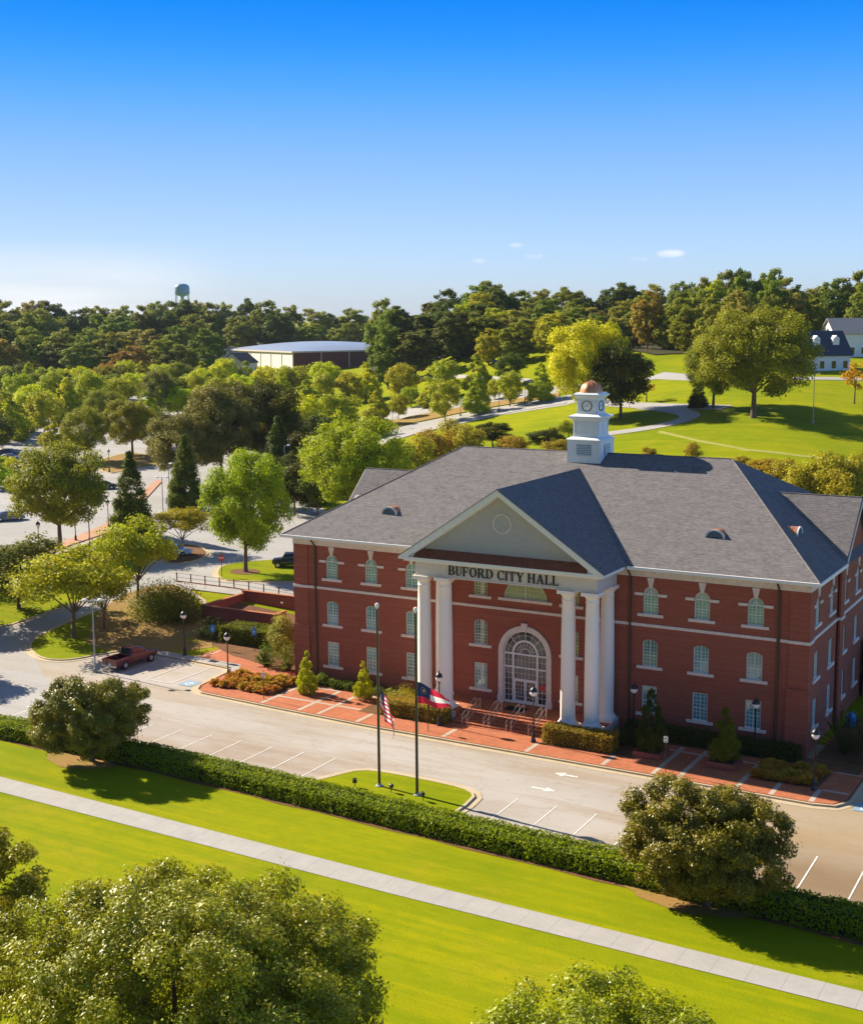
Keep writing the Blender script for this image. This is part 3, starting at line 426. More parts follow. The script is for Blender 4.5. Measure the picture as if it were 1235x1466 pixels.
POLY = {'mid_road_near': [(-110.12, 144.96),(-106.28, 164.44),(-94.38, 176.71),(-76.69, 181.12),(-74.67, 184.54),(-77.79, 191.75),(-83.86, 193.14),(-100.57, 188.74),(-108.52, 184.68),(-115.84, 177.45),(-121.11, 157.5)], 'mid_median': [(-119.65, 155.28),(-116.53, 178.61),(-109.12, 185.77),(-101.1, 189.76),(-83.86, 193.14),(-85.95, 197.75),(-104.77, 196.89),(-114.8, 194.99),(-123.59, 190.58),(-130.41, 171.68)], 'mid_road_far': [(-130.41, 171.68),(-123.59, 190.58),(-114.8, 194.99),(-104.77, 196.89),(-85.95, 197.75),(-77.17, 198.78),(-80.23, 206.06),(-90.53, 207.91),(-111.06, 209.11),(-123.14, 208.18),(-133.27, 206.99),(-144.57, 193.25)], 'mid_sidewalk': [(-104.02, 135.5),(-106.31, 152.05),(-105.04, 162.32),(-98.24, 171.4),(-89.47, 179.73),(-77.49, 182.93),(-78.7, 185.65),(-91.36, 183.57),(-101.0, 176.52),(-108.79, 168.74),(-110.75, 159.31),(-110.12, 144.96)], 'far_walk': [(-162.85, 257.13),(-144.89, 247.37),(-102.55, 216.73),(-104.75, 221.34),(-147.73, 252.48),(-166.02, 262.51)], 'drive': [(-49.77, 140.54),(-45.53, 140.77),(-40.91, 143.59),(-36.12, 147.96),(-36.22, 155.84),(-38.08, 160.13),(-43.31, 162.44),(-52.42, 170.62),(-58.66, 174.39),(-69.99, 181.71),(-84.7, 194.98),(-81.37, 187.62),(-66.48, 173.36),(-54.75, 164.36),(-46.62, 159.14),(-45.28, 153.48),(-48.26, 147.75),(-52.89, 144.56)], 'upper_road': [(-69.21, 201.38),(-62.67, 202.81),(-53.22, 197.95),(-45.88, 193.28),(-48.34, 200.9),(-56.19, 206.62),(-64.13, 211.64),(-65.76, 206.35)], 'right_walk': [(-30.49, 194.94),(-13.86, 201.98),(-14.6, 205.48),(-31.42, 198.41)], 'trail': [(-40.18, 141.6),(-28.81, 132.35),(-18.0, 126.21),(-8.09, 125.08),(2.57, 126.19),(2.29, 127.53),(-8.44, 126.44),(-18.47, 127.78),(-29.39, 134.1),(-39.91, 142.8)], 'left_lot': [(-39.61, -27.17),(-322.56, 211.11),(-233.9, 292.41),(-156.6, 191.1),(-95.22, 99.16),(-70.02, 73.55),(-52.09, 42.23),(-37.94, 22.08),(-39.88, 22.76),(-55.04, 20.79),(-55.11, 13.33),(-56.17, 8.81),(-55.68, 2.44),(-54.22, -3.9),(-47.14, -9.27),(-28.67, -23.27)], 'lot_grass_a': [(-83.46, 25.75),(-83.7, 31.05),(-87.71, 41.99),(-88.98, 48.48),(-82.4, 43.51),(-72.62, 36.86),(-71.14, 34.89),(-63.63, 21.52),(-61.88, 11.41),(-62.39, 5.43),(-62.87, -0.18),(-66.89, -2.37),(-82.83, 11.37)], 'side_walk_a': [(-76.89, 6.27),(-83.46, 25.75),(-86.69, 34.04),(-89.23, 45.04),(-101.8, 64.94),(-117.16, 87.99),(-119.2, 88.95),(-107.88, 69.92),(-94.44, 49.06),(-89.87, 36.54),(-88.07, 27.65),(-81.21, 9.98)], 'maple_island': [(-56.41, 29.03),(-58.94, 33.01),(-58.17, 35.93),(-52.9, 41.8),(-51.27, 42.66),(-42.95, 30.68),(-52.2, 26.22),(-54.28, 26.92)], 'mulch_island': [(-69.2, 33.24),(-72.69, 39.07),(-73.26, 42.23),(-70.25, 42.07),(-65.91, 38.73),(-64.42, 35.75),(-64.36, 32.17),(-66.08, 30.75)], 'fence_walk': [(-55.93, 20.32),(-57.61, 23.81),(-51.47, 25.28),(-41.41, 27.03),(-39.12, 23.76),(-46.47, 21.55)], 'back_island': [(-149.06, 104.42),(-152.37, 117.5),(-145.1, 116.09),(-133.06, 106.77),(-134.03, 98.54),(-133.42, 90.03)], 'lot_grass_b': [(-79.62, 8.62),(-78.2, 13.81),(-68.87, 10.62),(-62.73, 5.24),(-63.77, 0.64),(-66.89, -2.37)], 'tree_island': [(-54.66, -3.49),(-52.61, -4.96),(-50.4, -5.96),(-48.67, -5.95),(-47.33, -4.93),(-46.32, -1.59),(-44.35, 1.38),(-40.48, 1.22),(-38.01, 0.99),(-36.2, 2.58),(-37.01, 6.95),(-42.84, 10.72),(-46.53, 14.05),(-48.8, 17.05),(-54.38, 20.01),(-57.1, 21.43),(-56.79, 19.44),(-56.88, 14.12),(-57.39, 10.1),(-57.53, 4.82),(-57.0, 0.21),(-56.33, -1.71)], 'back_drive': [(-52.09, 42.23),(-71.25, 69.52),(-79.09, 69.08),(-82.04, 63.92),(-73.4, 48.2),(-61.94, 37.05)], 'lot_row_a': [(-168.93, 85.2),(-177.02, 115.77),(-166.93, 120.82),(-176.74, 133.24),(-188.89, 127.2),(-184.65, 98.7)]}
DRV = [(-55.84, 140.99),(-47.93, 143.21),(-42.15, 146.97),(-38.77, 151.54),(-38.24, 155.43),(-39.91, 159.05),(-45.21, 163.58),(-53.3, 168.78)]
DRV2 = [(-83.45, 192.21),(-67.07, 178.8),(-57.99, 172.66),(-50.04, 168.43),(-39.79, 165.26),(-33.47, 163.89)]
LAMPS = [(-28.88, -3.62),(-38.37, 1.41),(3.9, -6.56),(-4.74, -6.37),(-23.58, 1.14),(-13.28, 0.85),(10.51, -1.99),(20.11, -1.52),(25.84, -6.7),(-90.86, 46.17),(-88.62, 37.19),(-85.52, 27.35),(-134.64, 92.66),(-138.32, 108.69),(-105.09, 182.31),(-117.12, 170.37),(-91.68, 190.35),(-94.51, 182.07)]
LIGHTPOLES = [(-42.17, -7.17, 858),(-84.16, 35.37, 689),(-90.65, 58.04, 700),(-103.72, 74.6, 672),(-83.16, 80.16, 628),(-13.33, 152.34, 530),(-295.85, 338.95, 498)]
CARS = [(-110.87, 45.42),(-120.65, 76.61),(-69.3, 35.86),(-169.99, 99.84),(-171.22, 102.94),(-109.4, 200.79),(-166.0, 267.8),(-133.22, 253.99),(-52.69, 35.81),(-115.33, 46.65)]
MISC = [(-54.9, 27.97),(-43.04, 23.71),(-56.57, 22.58),(-53.49, 21.61),(-40.48, 23.61),(-216.17, 328.07),(-343.54, 369.27)]
CAMF=(-0.49163425432881686, 0.8583859850589591, -0.14652392509385181)
CAMR=(0.8682538288240351, 0.49606900637981266, -0.007129490988048669)
CAMU=(-0.06656612278743203, 0.13072506096271627, 0.9891814341835085)
# ================================================================== CITY HALL
hall=thing('city_hall','large red brick civic hall with white columned portico, grey hipped roof and clock cupola','building',(0,0,0))
WX=(4.22,11.04,15.25,19.47)
def arch_outline(cx,z0,zs,w,rise,n=10):
    """window outline, bottom z0, springing zs, half width w, arch rise"""
    p=[(cx-w,z0),(cx+w,z0)]
    if rise<=0: return p+[(cx+w,zs),(cx-w,zs)]
    R=(w*w+rise*rise)/(2*rise); a0=math.asin(min(1,w/R)); a0=PI-a0 if rise>w+1e-6 else a0
    for i in range(n+1):
        a=a0-2*a0*i/n; p.append((cx+R*math.sin(a),zs+rise-R+R*math.cos(a)))
    return p
def wall_with_holes(name,outer,holes,depth,to3,parent,mat):
    loops=[outer]+holes; flat=[]; tri=tessellate_polygon([[Vector((x,z,0)) for x,z in l] for l in loops])
    for l in loops: flat+=l
    m=MB(); m.add([to3(x,z,0) for x,z in flat],[tuple(t) for t in tri])
    for l in holes:
        n=len(l); vs=[to3(x,z,0) for x,z in l]+[to3(x,z,depth) for x,z in l]; m.add(vs,[(i,(i+1)%n,(i+1)%n+n,i+n) for i in range(n)])
    return m.build(name,mat,parent,fix=True)
ARCH=(9.96,11.52,.62,.62); SEG=(5.68,7.62,.62,.24); RECT=(1.80,4.04,.62,0)
def frame_mesh(kind):
    z0,zs,w,rise=kind; z0_=0; H_=zs-z0; m=MB(); y0,y1=.07,.16
    out=arch_outline(0,0,H_,w,rise,14); k=(w-.07)/w; inn=arch_outline(0,.07,H_ if rise else H_-.07,w-.07,rise*k if rise else 0,14)
    n=len(out); vs=[(x,y,z) for y in (y0,y1) for l in (out,inn) for x,z in l]
    fs=[]
    for i in range(n):
        j=(i+1)%n; fs+=[(i,j,n+j,n+i),(2*n+i,3*n+i,3*n+j,2*n+j),(n+i,n+j,3*n+j,3*n+i)]
    m.add(vs,fs)
    top=lambda x: H_+ (0 if rise<=0 else (lambda R: rise-R+math.sqrt(max(0,R*R-x*x)))((w*w+rise*rise)/(2*rise)))-.05
    if rise==w:
        m.box(-w+.06,w-.06,y0+.004,y1-.004,H_-.04,H_+.04)
        for a in (-62,-31,31,62): m.tube((.10*math.sin(R_(a)),.11,H_+.06+.1*math.cos(R_(a))),((w-.05)*math.sin(R_(a)),.11,H_+(w-.05)*math.cos(R_(a))),.014,n=4)
        m.ring(0,H_+.02,.25,.21,.15,PI-.15,y0+.02,y1-.03,8)
        tz=H_-.04; m.box(-.03,.03,y0+.006,y1-.006,.07,top(0)); xs=(-.31,.31)
        for x in xs: m.box(x-.014,x+.014,.095,.13,.07,tz)
        rows=6
        for r in range(1,rows): z=.07+(tz-.07)*r/rows; t=.028 if r==3 else .013; m.box(-w+.065,w-.065,.0985,.1315,z-t,z+t)
    else:
        m.box(-.03,.03,y0+.006,y1-.006,.07,top(0))
        for x in (-.31,.31): m.box(x-.014,x+.014,.095,.13,.07,top(.31))
        rows=7
        for r in range(1,rows): z=.07+(H_-.07)*r/rows; t=.03 if r==3 else .013; m.box(-w+.065,w-.065,.0985,.1315,z-t,z+t)
    f=m.build('window',M['frame'],None); fm=f.data; bpy.data.objects.remove(f)
    g=MB(); g.add([(x,.125,z) for x,z in out],[tuple(range(len(out)))]); go=g.build('pane',M['glass'],None,fix=False); gm=go.data; bpy.data.objects.remove(go)
    return fm,gm,out
FR={k:frame_mesh(v) for k,v in (('arch',ARCH),('seg',SEG),('rect',RECT))}
ms=MB(); ms.box(-1.07,1.07,-.12,.12,-.24,0); so=ms.build('sill',M['band_stone']); SILL=so.data; bpy.data.objects.remove(so)
mi=MB(); mi.box(-.36,.36,-.07,.1,-.11,.11); so=mi.build('impost',M['band_stone']); IMP=so.data; bpy.data.objects.remove(so)
mk=MB(); mk.prism([(-.13,.05),(.13,.05),(.3,.8),(-.3,.8)],-.10,.1); so=mk.build('keystone',M['band_stone']); KEY=so.data; bpy.data.objects.remove(so)
mr=MB(); mr.ring(0,0,.84,.632,0,PI,-.012,.05,18); so=mr.build('brick_arch',M['brick']); BAR=so.data; bpy.data.objects.remove(so)
def window(kind,loc,rz=0,trim=True,glass='glass'):
    z0,zs,w,rise=dict(arch=ARCH,seg=SEG,rect=RECT)[kind]
    fm,gm,out=FR[kind]; f=link('window',fm,hall); f.location=(loc[0],loc[1],z0); f.rotation_euler=(0,0,rz)
    g=link('pane',gm,f)
    if glass!='glass': g.material_slots[0].link='OBJECT'; g.material_slots[0].material=M[glass]
    s=link('sill',SILL,f); s.location=(0,0,0.001)
    if kind=='arch' and trim:
        i=link('impost',IMP,f); i.location=(-.99,0,zs-z0); i=link('impost',IMP,f); i.location=(.99,0,zs-z0); k=link('keystone',KEY,f); k.location=(0,0,zs-z0+rise-.05); b=link('brick_arch',BAR,f); b.location=(0,0,zs-z0)
holes=[]
for sx in (-1,1):
    for x in WX:
        for k in (ARCH,SEG,RECT): holes.append(arch_outline(sx*x,k[0],k[1],k[2],k[3],14))
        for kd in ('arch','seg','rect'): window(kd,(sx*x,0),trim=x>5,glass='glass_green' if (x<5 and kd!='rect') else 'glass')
holes.append(arch_outline(0,.93,5.27,2.02,2.02,24)); holes.append(arch_outline(0,10.0,10.0001,2.0,1.75,20)[1:]+[])
hr=[(-2.0,10.0),(2.0,10.0)]+[(2.0*math.cos(PI*i/20),10.0+1.75*math.sin(PI*i/20)) for i in range(1,20)]
holes[-1]=hr
wall_with_holes('front_wall',[(-23.5,-.3),(23.5,-.3),(23.5,13.25),(-23.5,13.25)],holes,.2,lambda x,z,d:(x,d,z),hall,M['brick'])
# side walls (east visible); other walls plain
SY=(2.7,7.4,12.1,16.8)
sh=[]
for y in SY:
    for k in (ARCH,SEG,RECT): sh.append(arch_outline(y,k[0],k[1],k[2],k[3],14))
    for kd in ('arch','seg','rect'): window(kd,(23.5,y),PI/2)
wall_with_holes('side_wall',[(0,-.3),(28.2,-.3),(28.2,13.25),(0,13.25)],sh,.2,lambda x,z,d:(23.5-d,x,z),hall,M['brick'])
m=MB(); m.box(-23.5,-23.2,.01,28.2,-.3,13.25); m.box(-23.19,23.19,27.9,28.19,-.3,13.25); m.build('rear_wall',M['brick'],hall)
# pilasters at corners, plinth widening, gable wall of the cross wing
for s in (-1,1):
    m=MB(); a,b=sorted((s*22.1,s*23.62)); m.box(a,b,-.12,-.001,-.3,13.24); a,b=sorted((s*21.98,s*23.7)); m.box(a,b,-.2,-.119,-.3,5.38)
    a,b=sorted((s*23.5005,s*23.62)); m.box(a,b,0,1.1,-.3,13.24); a,b=sorted((s*23.62,s*23.8)); m.build('pilaster',M['brick'],hall); m=MB(); m.box(a,b,9.3,17.8,-.3,13.24) if s<0 else m.box(a,b,9.3,10.6,-.3,13.24); m.build('pilaster',M['brick'],hall)
for s in (-1,1):
    m=MB(); xa,xb=sorted((s*23.3,s*23.82)); m.add([(xa,8.6,13.2),(xa,18.5,13.2),(xa,13.55,17.95),(xb,8.6,13.2),(xb,18.5,13.2),(xb,13.55,17.95)],[(0,1,2),(3,4,5),(0,1,4,3),(1,2,5,4),(2,0,3,5)]); m.build('gable_wall',M['brick'],hall)
m=MB(); m.box(23.83,34,19,28,-.3,4.9); m.build('low_wing',M['brick'],hall); m=MB(); m.box(23.84,34.2,18.8,28.2,4.9,5.15); m.build('low_wing_coping',M['band_stone'],hall)
# stone band course
m=MB()
for a,b in ((-22.1,-21.36),(-21.1,21.12),(21.4,22.1)): m.box(a,b,-.09,.0,8.9,9.13)
for s in (-1,1):
    a,b=sorted((s*22.02,s*23.71)); m.box(a,b,-.21,-.0005,8.9,9.13)
m.box(23.503,23.6,1.12,9.28,8.9,9.13); m.box(23.503,23.71,0.001,1.12,8.9,9.13); m.box(23.503,23.9,9.28,10.62,8.9,9.13); m.box(23.503,23.6,10.62,28,8.9,9.13)
m.build('band_course',M['band_stone'],hall)
m=MB(); m.box(22.0,23.4,-.26,-.201,5.32,5.42); m.build('water_table',M['brick'],hall)
# downspouts
for x,y in ((-21.23,-.12),(21.26,-.12),(9.35,-.12)):
    m=MB(); m.tube((x,y,.1),(x,y,12.9),.1,n=8); m.tube((x,y,12.9),(x-.0,y-.72,13.62),.08,n=8); m.build('downspout',M['bronze'],hall)
# frieze, soffit, gutter (main hip)
m=MB(); m.box(-23.62,23.62,-.16,-.125,12.95,13.6); m.box(23.63,23.66,-.16,8.6,12.95,13.6); m.box(-23.66,-23.63,-.16,8.6,12.95,13.6)
m.add([(-24.3,-.8,13.62),(24.3,-.8,13.62),(24.3,28,13.62),(-24.3,28,13.62)],[(0,1,2,3)]); m.build('frieze',M['band_stone'],hall)
for s in (-1,1):
    a,b=sorted((s*9.35,s*24.5)); m=MB(); m.box(a,b,-1.0,-.815,13.6,13.84); a,b=sorted((s*24.34,s*24.5)); m.box(a,b,-.819,8.2,13.6,13.84); m.build('gutter',M['white'],hall)
    m=MB(); m.box(a,b,18.9,28.1,13.6,13.84); m.build('gutter',M['white'],hall)
# main roof
RZ=21.15; ZE=13.82; E=24.42
m=MB(); v=[(-E,-.88,ZE),(E,-.88,ZE),(E,28.18,ZE),(-E,28.18,ZE),(-13.2,13.65,RZ),(13.2,13.65,RZ)]
m.add(v,[(0,1,5,4),(1,2,5),(2,3,4,5),(3,0,4)]); m.build('roof',M['shingle'],hall,fix=True)
m=MB(); 
for p,q in (((-13.2,13.65,RZ),(13.2,13.65,RZ)),((-13.2,13.65,RZ),(-E,-.88,ZE)),((13.2,13.65,RZ),(E,-.88,ZE))): m.tube(p,q,.07,n=6)
m.build('ridge_cap',M['shingle'],hall)
for s in (-1,1):
    m=MB(); x0,x1=s*24.26,s*17.2; m.add([(x0,8.25,13.79),(x0,13.55,18.5),(x1,13.55,18.5),(x0,18.85,13.79),(s*24.1,8.25,13.79),(s*24.1,18.85,13.79)],[(0,1,2,4),(1,3,5,2)]); m.build('wing_roof',M['shingle'],hall,fix=False)
    m=MB()
    for y in (8.25,18.85):
        a=Vector((s*24.3,y,13.66)); b=Vector((s*24.3,13.55,18.38)); dx=Vector((s*.08,0,0)); up=Vector((0,0,.3))
        m.add([a,b,b+dx,a+dx,a-up,b-up,b+dx-up,a+dx-up],[(0,1,2,3),(4,5,6,7),(3,2,6,7),(0,1,5,4)])
    m.build('verge_board',M['band_stone'],hall)
    m=MB(); m.tube((s*24.26,13.55,18.5),(s*17.2,13.55,18.5),.06,n=6); m.build('ridge_cap',M['shingle'],hall)
# eyebrow dormers
def dormer(loc,rz,r=.82,dep=2.6):
    d=thing('eyebrow_dormer',None,None,loc,rz); d.parent=hall
    m=MB(); n=14
    for a,rr in ((0,r),):
        vs=[]
        for y,k in ((0,1),(dep*.5,.97),(dep,.94)):
            for i in range(n+1): t=PI*i/n; vs.append((r*k*math.cos(t),y,-.05+r*.86*k*math.sin(t)))
        m.add(vs,[(j*(n+1)+i,j*(n+1)+i+1,(j+1)*(n+1)+i+1,(j+1)*(n+1)+i) for j in range(2) for i in range(n)])
    for y in (.45,.9,1.35): m.ring(0,-.05,r*1.02,r*.95,0,PI,y,y+.04,14,eo=.86,ei=.86)
    m.build('copper_hood',M['copper'],d,True)
    m=MB(); m.ring(0,-.05,r*1.03,r*.86,0,PI,-.05,.05,16,eo=.86,ei=.86); m.box(-r*1.04,r*1.04,-.06,.06,-.14,-.04)
    m.build('dormer_frame',M['cupola'],d)
    m=MB(); m.add([(.86*r*math.cos(PI*i/14),.08,-.05+.74*r*math.sin(PI*i/14)) for i in range(15)],[tuple(range(15))])
    for i in range(7):
        z=-.02+i*.09; w=.84*r*math.sqrt(max(0,1-(z/(.74*r))**2)); m.box(-w,w,.0,.07,z,z+.03)
    m.build('louvre',M['louvre'],d)
dormer((-15.17,3.05,15.82),0); dormer((15.07,3.3,15.92),0); dormer((20.9,6.8,16.1),PI/2); dormer((-20.9,6.8,16.1),-PI/2)
# ------------------------------------------------ portico
PF=.9; CYp=-3.7
m=MB(); m.box(-8.4,8.4,-3.3,-.002,.05,PF,0); m.box(-8.4,-4.3,-4.4,-3.301,.05,PF); m.box(4.3,8.4,-4.4,-3.301,.05,PF)
m.build('portico_floor',M['paver'],hall)
m=MB()
for i in range(4): m.box(-4.29,4.29,-3.301-.45*(i+1),-3.302-.45*i,.05,PF-.15*(i+1))
m.build('entrance_step',M['paver'],hall)
for s in (-1,1):
    m=MB(); a,b=sorted((s*4.31,s*8.42)); m.box(a,b,-4.46,-4.405,.05,PF+.01); a,b=sorted((s*8.41,s*8.47)); m.box(a,b,-4.46,0,.05,PF+.01); m.build('portico_plinth',M['band_stone'],hall)
def col_mesh():
    m=MB(); z0=PF
    m.lathe([(.80,z0+.2),(.84,z0+.28),(.80,z0+.38),(.72,z0+.42),(.70,z0+.5),(.66,z0+.6),(.60,z0+.66),(.60,z0+3.6),(.585,z0+6.5),(.55,z0+9.0),(.52,z0+10.3),(.56,z0+10.36),(.56,z0+10.42),(.52,z0+10.46),(.52,z0+10.68),(.58,z0+10.74),(.68,z0+10.86),(.70,z0+10.92)],n=28)
    m.box(-.82,.82,-.82,.82,z0+.002,z0+.2); m.box(-.72,.72,-.72,.72,z0+10.92,z0+11.2)
    return m
cm=col_mesh().build('column',M['column'],None,True); CM=cm.data; bpy.data.objects.remove(cm)
for x in (-7.62,-5.58,5.58,7.62):
    c=link('column',CM,hall); c.location=(x,CYp,0)
for x in (-7.62,7.62):
    c=link('column',CM,hall); c.location=(x,-.62,0)
ET=13.62; EB=PF+11.2
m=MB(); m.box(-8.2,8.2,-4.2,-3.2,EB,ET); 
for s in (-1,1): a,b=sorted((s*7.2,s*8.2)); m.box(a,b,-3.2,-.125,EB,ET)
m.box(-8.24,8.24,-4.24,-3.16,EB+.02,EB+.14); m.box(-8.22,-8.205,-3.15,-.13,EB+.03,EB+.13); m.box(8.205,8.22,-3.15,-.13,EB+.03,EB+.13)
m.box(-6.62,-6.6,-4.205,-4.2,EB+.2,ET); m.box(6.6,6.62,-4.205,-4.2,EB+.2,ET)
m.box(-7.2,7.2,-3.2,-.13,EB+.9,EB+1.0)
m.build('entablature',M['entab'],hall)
# raked cornice and flat cornice
PX,PZ,AZ=9.2,13.83,19.95; PY=-5.27
m=MB(); m.box(-PX,PX,PY,-3.9,PZ-.24,PZ-.02); m.box(-PX+.35,PX-.35,PY+.3,-3.95,PZ-.42,PZ-.241)
for s in (-1,1): a,b=sorted((s*(PX-.16),s*PX)); m.box(a,b,-3.9,-.9,PZ-.24,PZ-.02); a,b=sorted((s*8.21,s*(PX-.161))); m.box(a,b,-3.9,-.9,PZ-.34,PZ-.25)
m.build('cornice',M['white'],hall)
sl=(AZ-PZ)/PX
for s in (-1,1):
    m=MB(); n=Vector((sl,0,1)).normalized()
    o=[(s*PX,PZ-.03),(0,AZ-.03),(0,AZ-.5),(s*(PX-.9),PZ-.03)]
    vs=[(x,y,z) for y in (PY+.01,PY+.14) for x,z in o]; m.add(vs,[(0,1,2,3),(7,6,5,4),(0,4,5,1),(1,5,6,2),(2,6,7,3),(3,7,4,0)])
    o=[(s*(PX-.6),PZ+.02),(0,AZ-.35),(0,AZ-.62),(s*(PX-1.05),PZ+.02)]
    vs=[(x,y,z) for y in (PY+.14,-4.32) for x,z in o]; m.add(vs,[(0,1,2,3),(7,6,5,4),(0,4,5,1),(1,5,6,2),(2,6,7,3),(3,7,4,0)])
    m.build('raking_cornice',M['white'],hall)
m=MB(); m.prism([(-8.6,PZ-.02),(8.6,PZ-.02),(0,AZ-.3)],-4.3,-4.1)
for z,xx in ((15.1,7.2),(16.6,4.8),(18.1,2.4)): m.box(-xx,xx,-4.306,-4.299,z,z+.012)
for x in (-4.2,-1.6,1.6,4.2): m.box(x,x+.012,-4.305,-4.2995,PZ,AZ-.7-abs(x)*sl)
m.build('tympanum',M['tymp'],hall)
m=MB(); m.ring(0,17.05,.82,.72,0,2*PI,-4.36,-4.3,32); m.build('medallion',M['band_stone'],hall)
# copper skirt roof with standing seams
m=MB(); a=(-7.75,PY+.05,PZ-.01); 
m.add([(-7.75,PY+.03,PZ),(7.75,PY+.03,PZ),(7.75,-4.31,PZ+.62),(-7.75,-4.31,PZ+.62),(-7.75,-4.31,PZ),(7.75,-4.31,PZ)],[(0,1,2,3),(0,3,4),(1,5,2)])
k=-7.75
while k<=7.76:
    m.add([(k-.02,PY+.03,PZ+.005),(k+.02,PY+.03,PZ+.005),(k+.02,-4.31,PZ+.625),(k-.02,-4.31,PZ+.625),(k-.02,PY+.03,PZ+.06),(k+.02,PY+.03,PZ+.06),(k+.02,-4.31,PZ+.68),(k-.02,-4.31,PZ+.68)],[(4,5,6,7),(0,1,5,4),(1,2,6,5),(3,0,4,7)]); k+=.31
m.build('copper_skirt',M['copper_brown'],hall)
for s in (-1,1):
    m=MB(); m.box(*sorted((s*7.76,s*8.7)),PY+.14,-4.33,PZ-.01,PZ+.3); m.build('cornice_return',M['white'],hall)
# pediment roof planes
m=MB()
for s in (-1,1):
    m.add([(0,PY-.05,AZ),(0,11.2,AZ),(s*(PX+.05),-.88,PZ),(s*(PX+.05),PY-.05,PZ)],[(0,1,2,3)])
    m.add([(0,PY-.05,AZ-.06),(0,PY-.05,AZ),(s*(PX+.05),PY-.05,PZ),(s*(PX+.05),PY-.05,PZ-.06)],[(0,1,2,3)])
m.build('pediment_roof',M['shingle'],hall,fix=False)
# ------------------------------------------------ serif lettering
def glyph(ch):
    m=[]; S=.17; T=.075; SH=.055
    R=lambda x0,x1,z0,z1: m.append([(x0,z0),(x1,z0),(x1,z1),(x0,z1)])
    def stem(x,z0=0,z1=1,top=True,bot=True,e=.07):
        R(x,x+S,z0,z1)
        if bot: R(x-e,x+S+e,z0,z0+SH)
        if top: R(x-e,x+S+e,z1-SH,z1)
    def arc(cx,cz,rx,rz,tx,tz,a0,a1,n=16):
        for i in range(n):
            a=R_(a0+(a1-a0)*i/n); b=R_(a0+(a1-a0)*(i+1)/n)
            m.append([(cx+rx*math.cos(a),cz+rz*math.sin(a)),(cx+rx*math.cos(b),cz+rz*math.sin(b)),(cx+(rx-tx)*math.cos(b),cz+(rz-tz)*math.sin(b)),(cx+(rx-tx)*math.cos(a),cz+(rz-tz)*math.sin(a))])
    def diag(x0,z0,x1,z1,w): m.append([(x0,z0),(x0+w,z0),(x1+w,z1),(x1,z1)])
    if ch=='B': stem(.07); R(.24,.42,.945,1); R(.24,.46,.49,.545); R(.24,.46,0,.055); arc(.42,.76,.26,.24,.16,.055,-90,90); arc(.45,.2725,.30,.2725,.17,.055,-90,90); w=.78
    elif ch=='U': stem(.07,.28,1,bot=False); R(.55,.60,.28,1); R(.48,.67,.945,1); arc(.335,.28,.265,.29,.0,.07,180,360); arc(.335,.28,.265,.29,.12,.06,180,275); w=.72
    elif ch=='F': stem(.07); R(.24,.66,.945,1); R(.61,.66,.76,.945); R(.24,.5,.49,.545); R(.45,.5,.40,.63); w=.70
    elif ch=='O': arc(.43,.5,.40,.52,.17,.055,0,360,30); w=.86
    elif ch=='R': stem(.07); R(.24,.42,.945,1); R(.24,.42,.47,.525); arc(.42,.735,.27,.265,.16,.055,-90,90); diag(.62,0,.34,.48,.18); R(.58,.88,0,.055); w=.86
    elif ch=='D': stem(.07); R(.24,.38,.945,1); R(.24,.38,0,.055); arc(.38,.5,.43,.5,.18,.055,-90,90,20); w=.86
    elif ch=='C': arc(.43,.5,.40,.52,.17,.055,48,318,24); R(.68,.73,.68,.98); R(.69,.73,.05,.2); w=.80
    elif ch=='I': stem(.07); w=.34
    elif ch=='T': stem(.29,top=False); R(.03,.73,.945,1); R(.03,.08,.72,.945); R(.68,.73,.72,.945); w=.78
    elif ch=='Y': stem(.31,0,.45,top=False); diag(.31,.44,.06,.96,.18); diag(.42,.44,.66,.96,.06); R(-.01,.3,.945,1); R(.58,.8,.945,1); w=.80
    elif ch=='H': stem(.07); stem(.6); R(.24,.6,.47,.53); w=.86
    elif ch=='A': diag(.12,0,.36,1,.07); diag(.60,0,.36,1,.19); R(.24,.58,.30,.36); R(.02,.30,0,.055); R(.52,.88,0,.055); w=.88
    elif ch=='L': stem(.07); R(.24,.66,0,.055); R(.61,.66,.055,.27); w=.70
    return m,w
text='BUFORD CITY HALL'; sp=.06; tot=sum((.34 if c==' ' else glyph(c)[1]+sp) for c in text); hgt=.76; sx=10.0/tot; cx=-5.0
lett=thing('lettering',None,None,(0,0,0)); lett.parent=hall
for c in text:
    if c==' ': cx+=.34*sx; continue
    g,w=glyph(c); m=MB()
    for i,poly in enumerate(g):
        a=sum(poly[k-1][0]*poly[k][1]-poly[k][0]*poly[k-1][1] for k in range(len(poly)))
        if a<0: poly=poly[::-1]
        m.prism([(x*sx,z*hgt) for x,z in poly],-.09-.0006*i,0)
    o=m.build('letter',M['letter'],lett,fix=False); o.location=(cx,-4.205,12.42); cx+=(w+sp)*sx
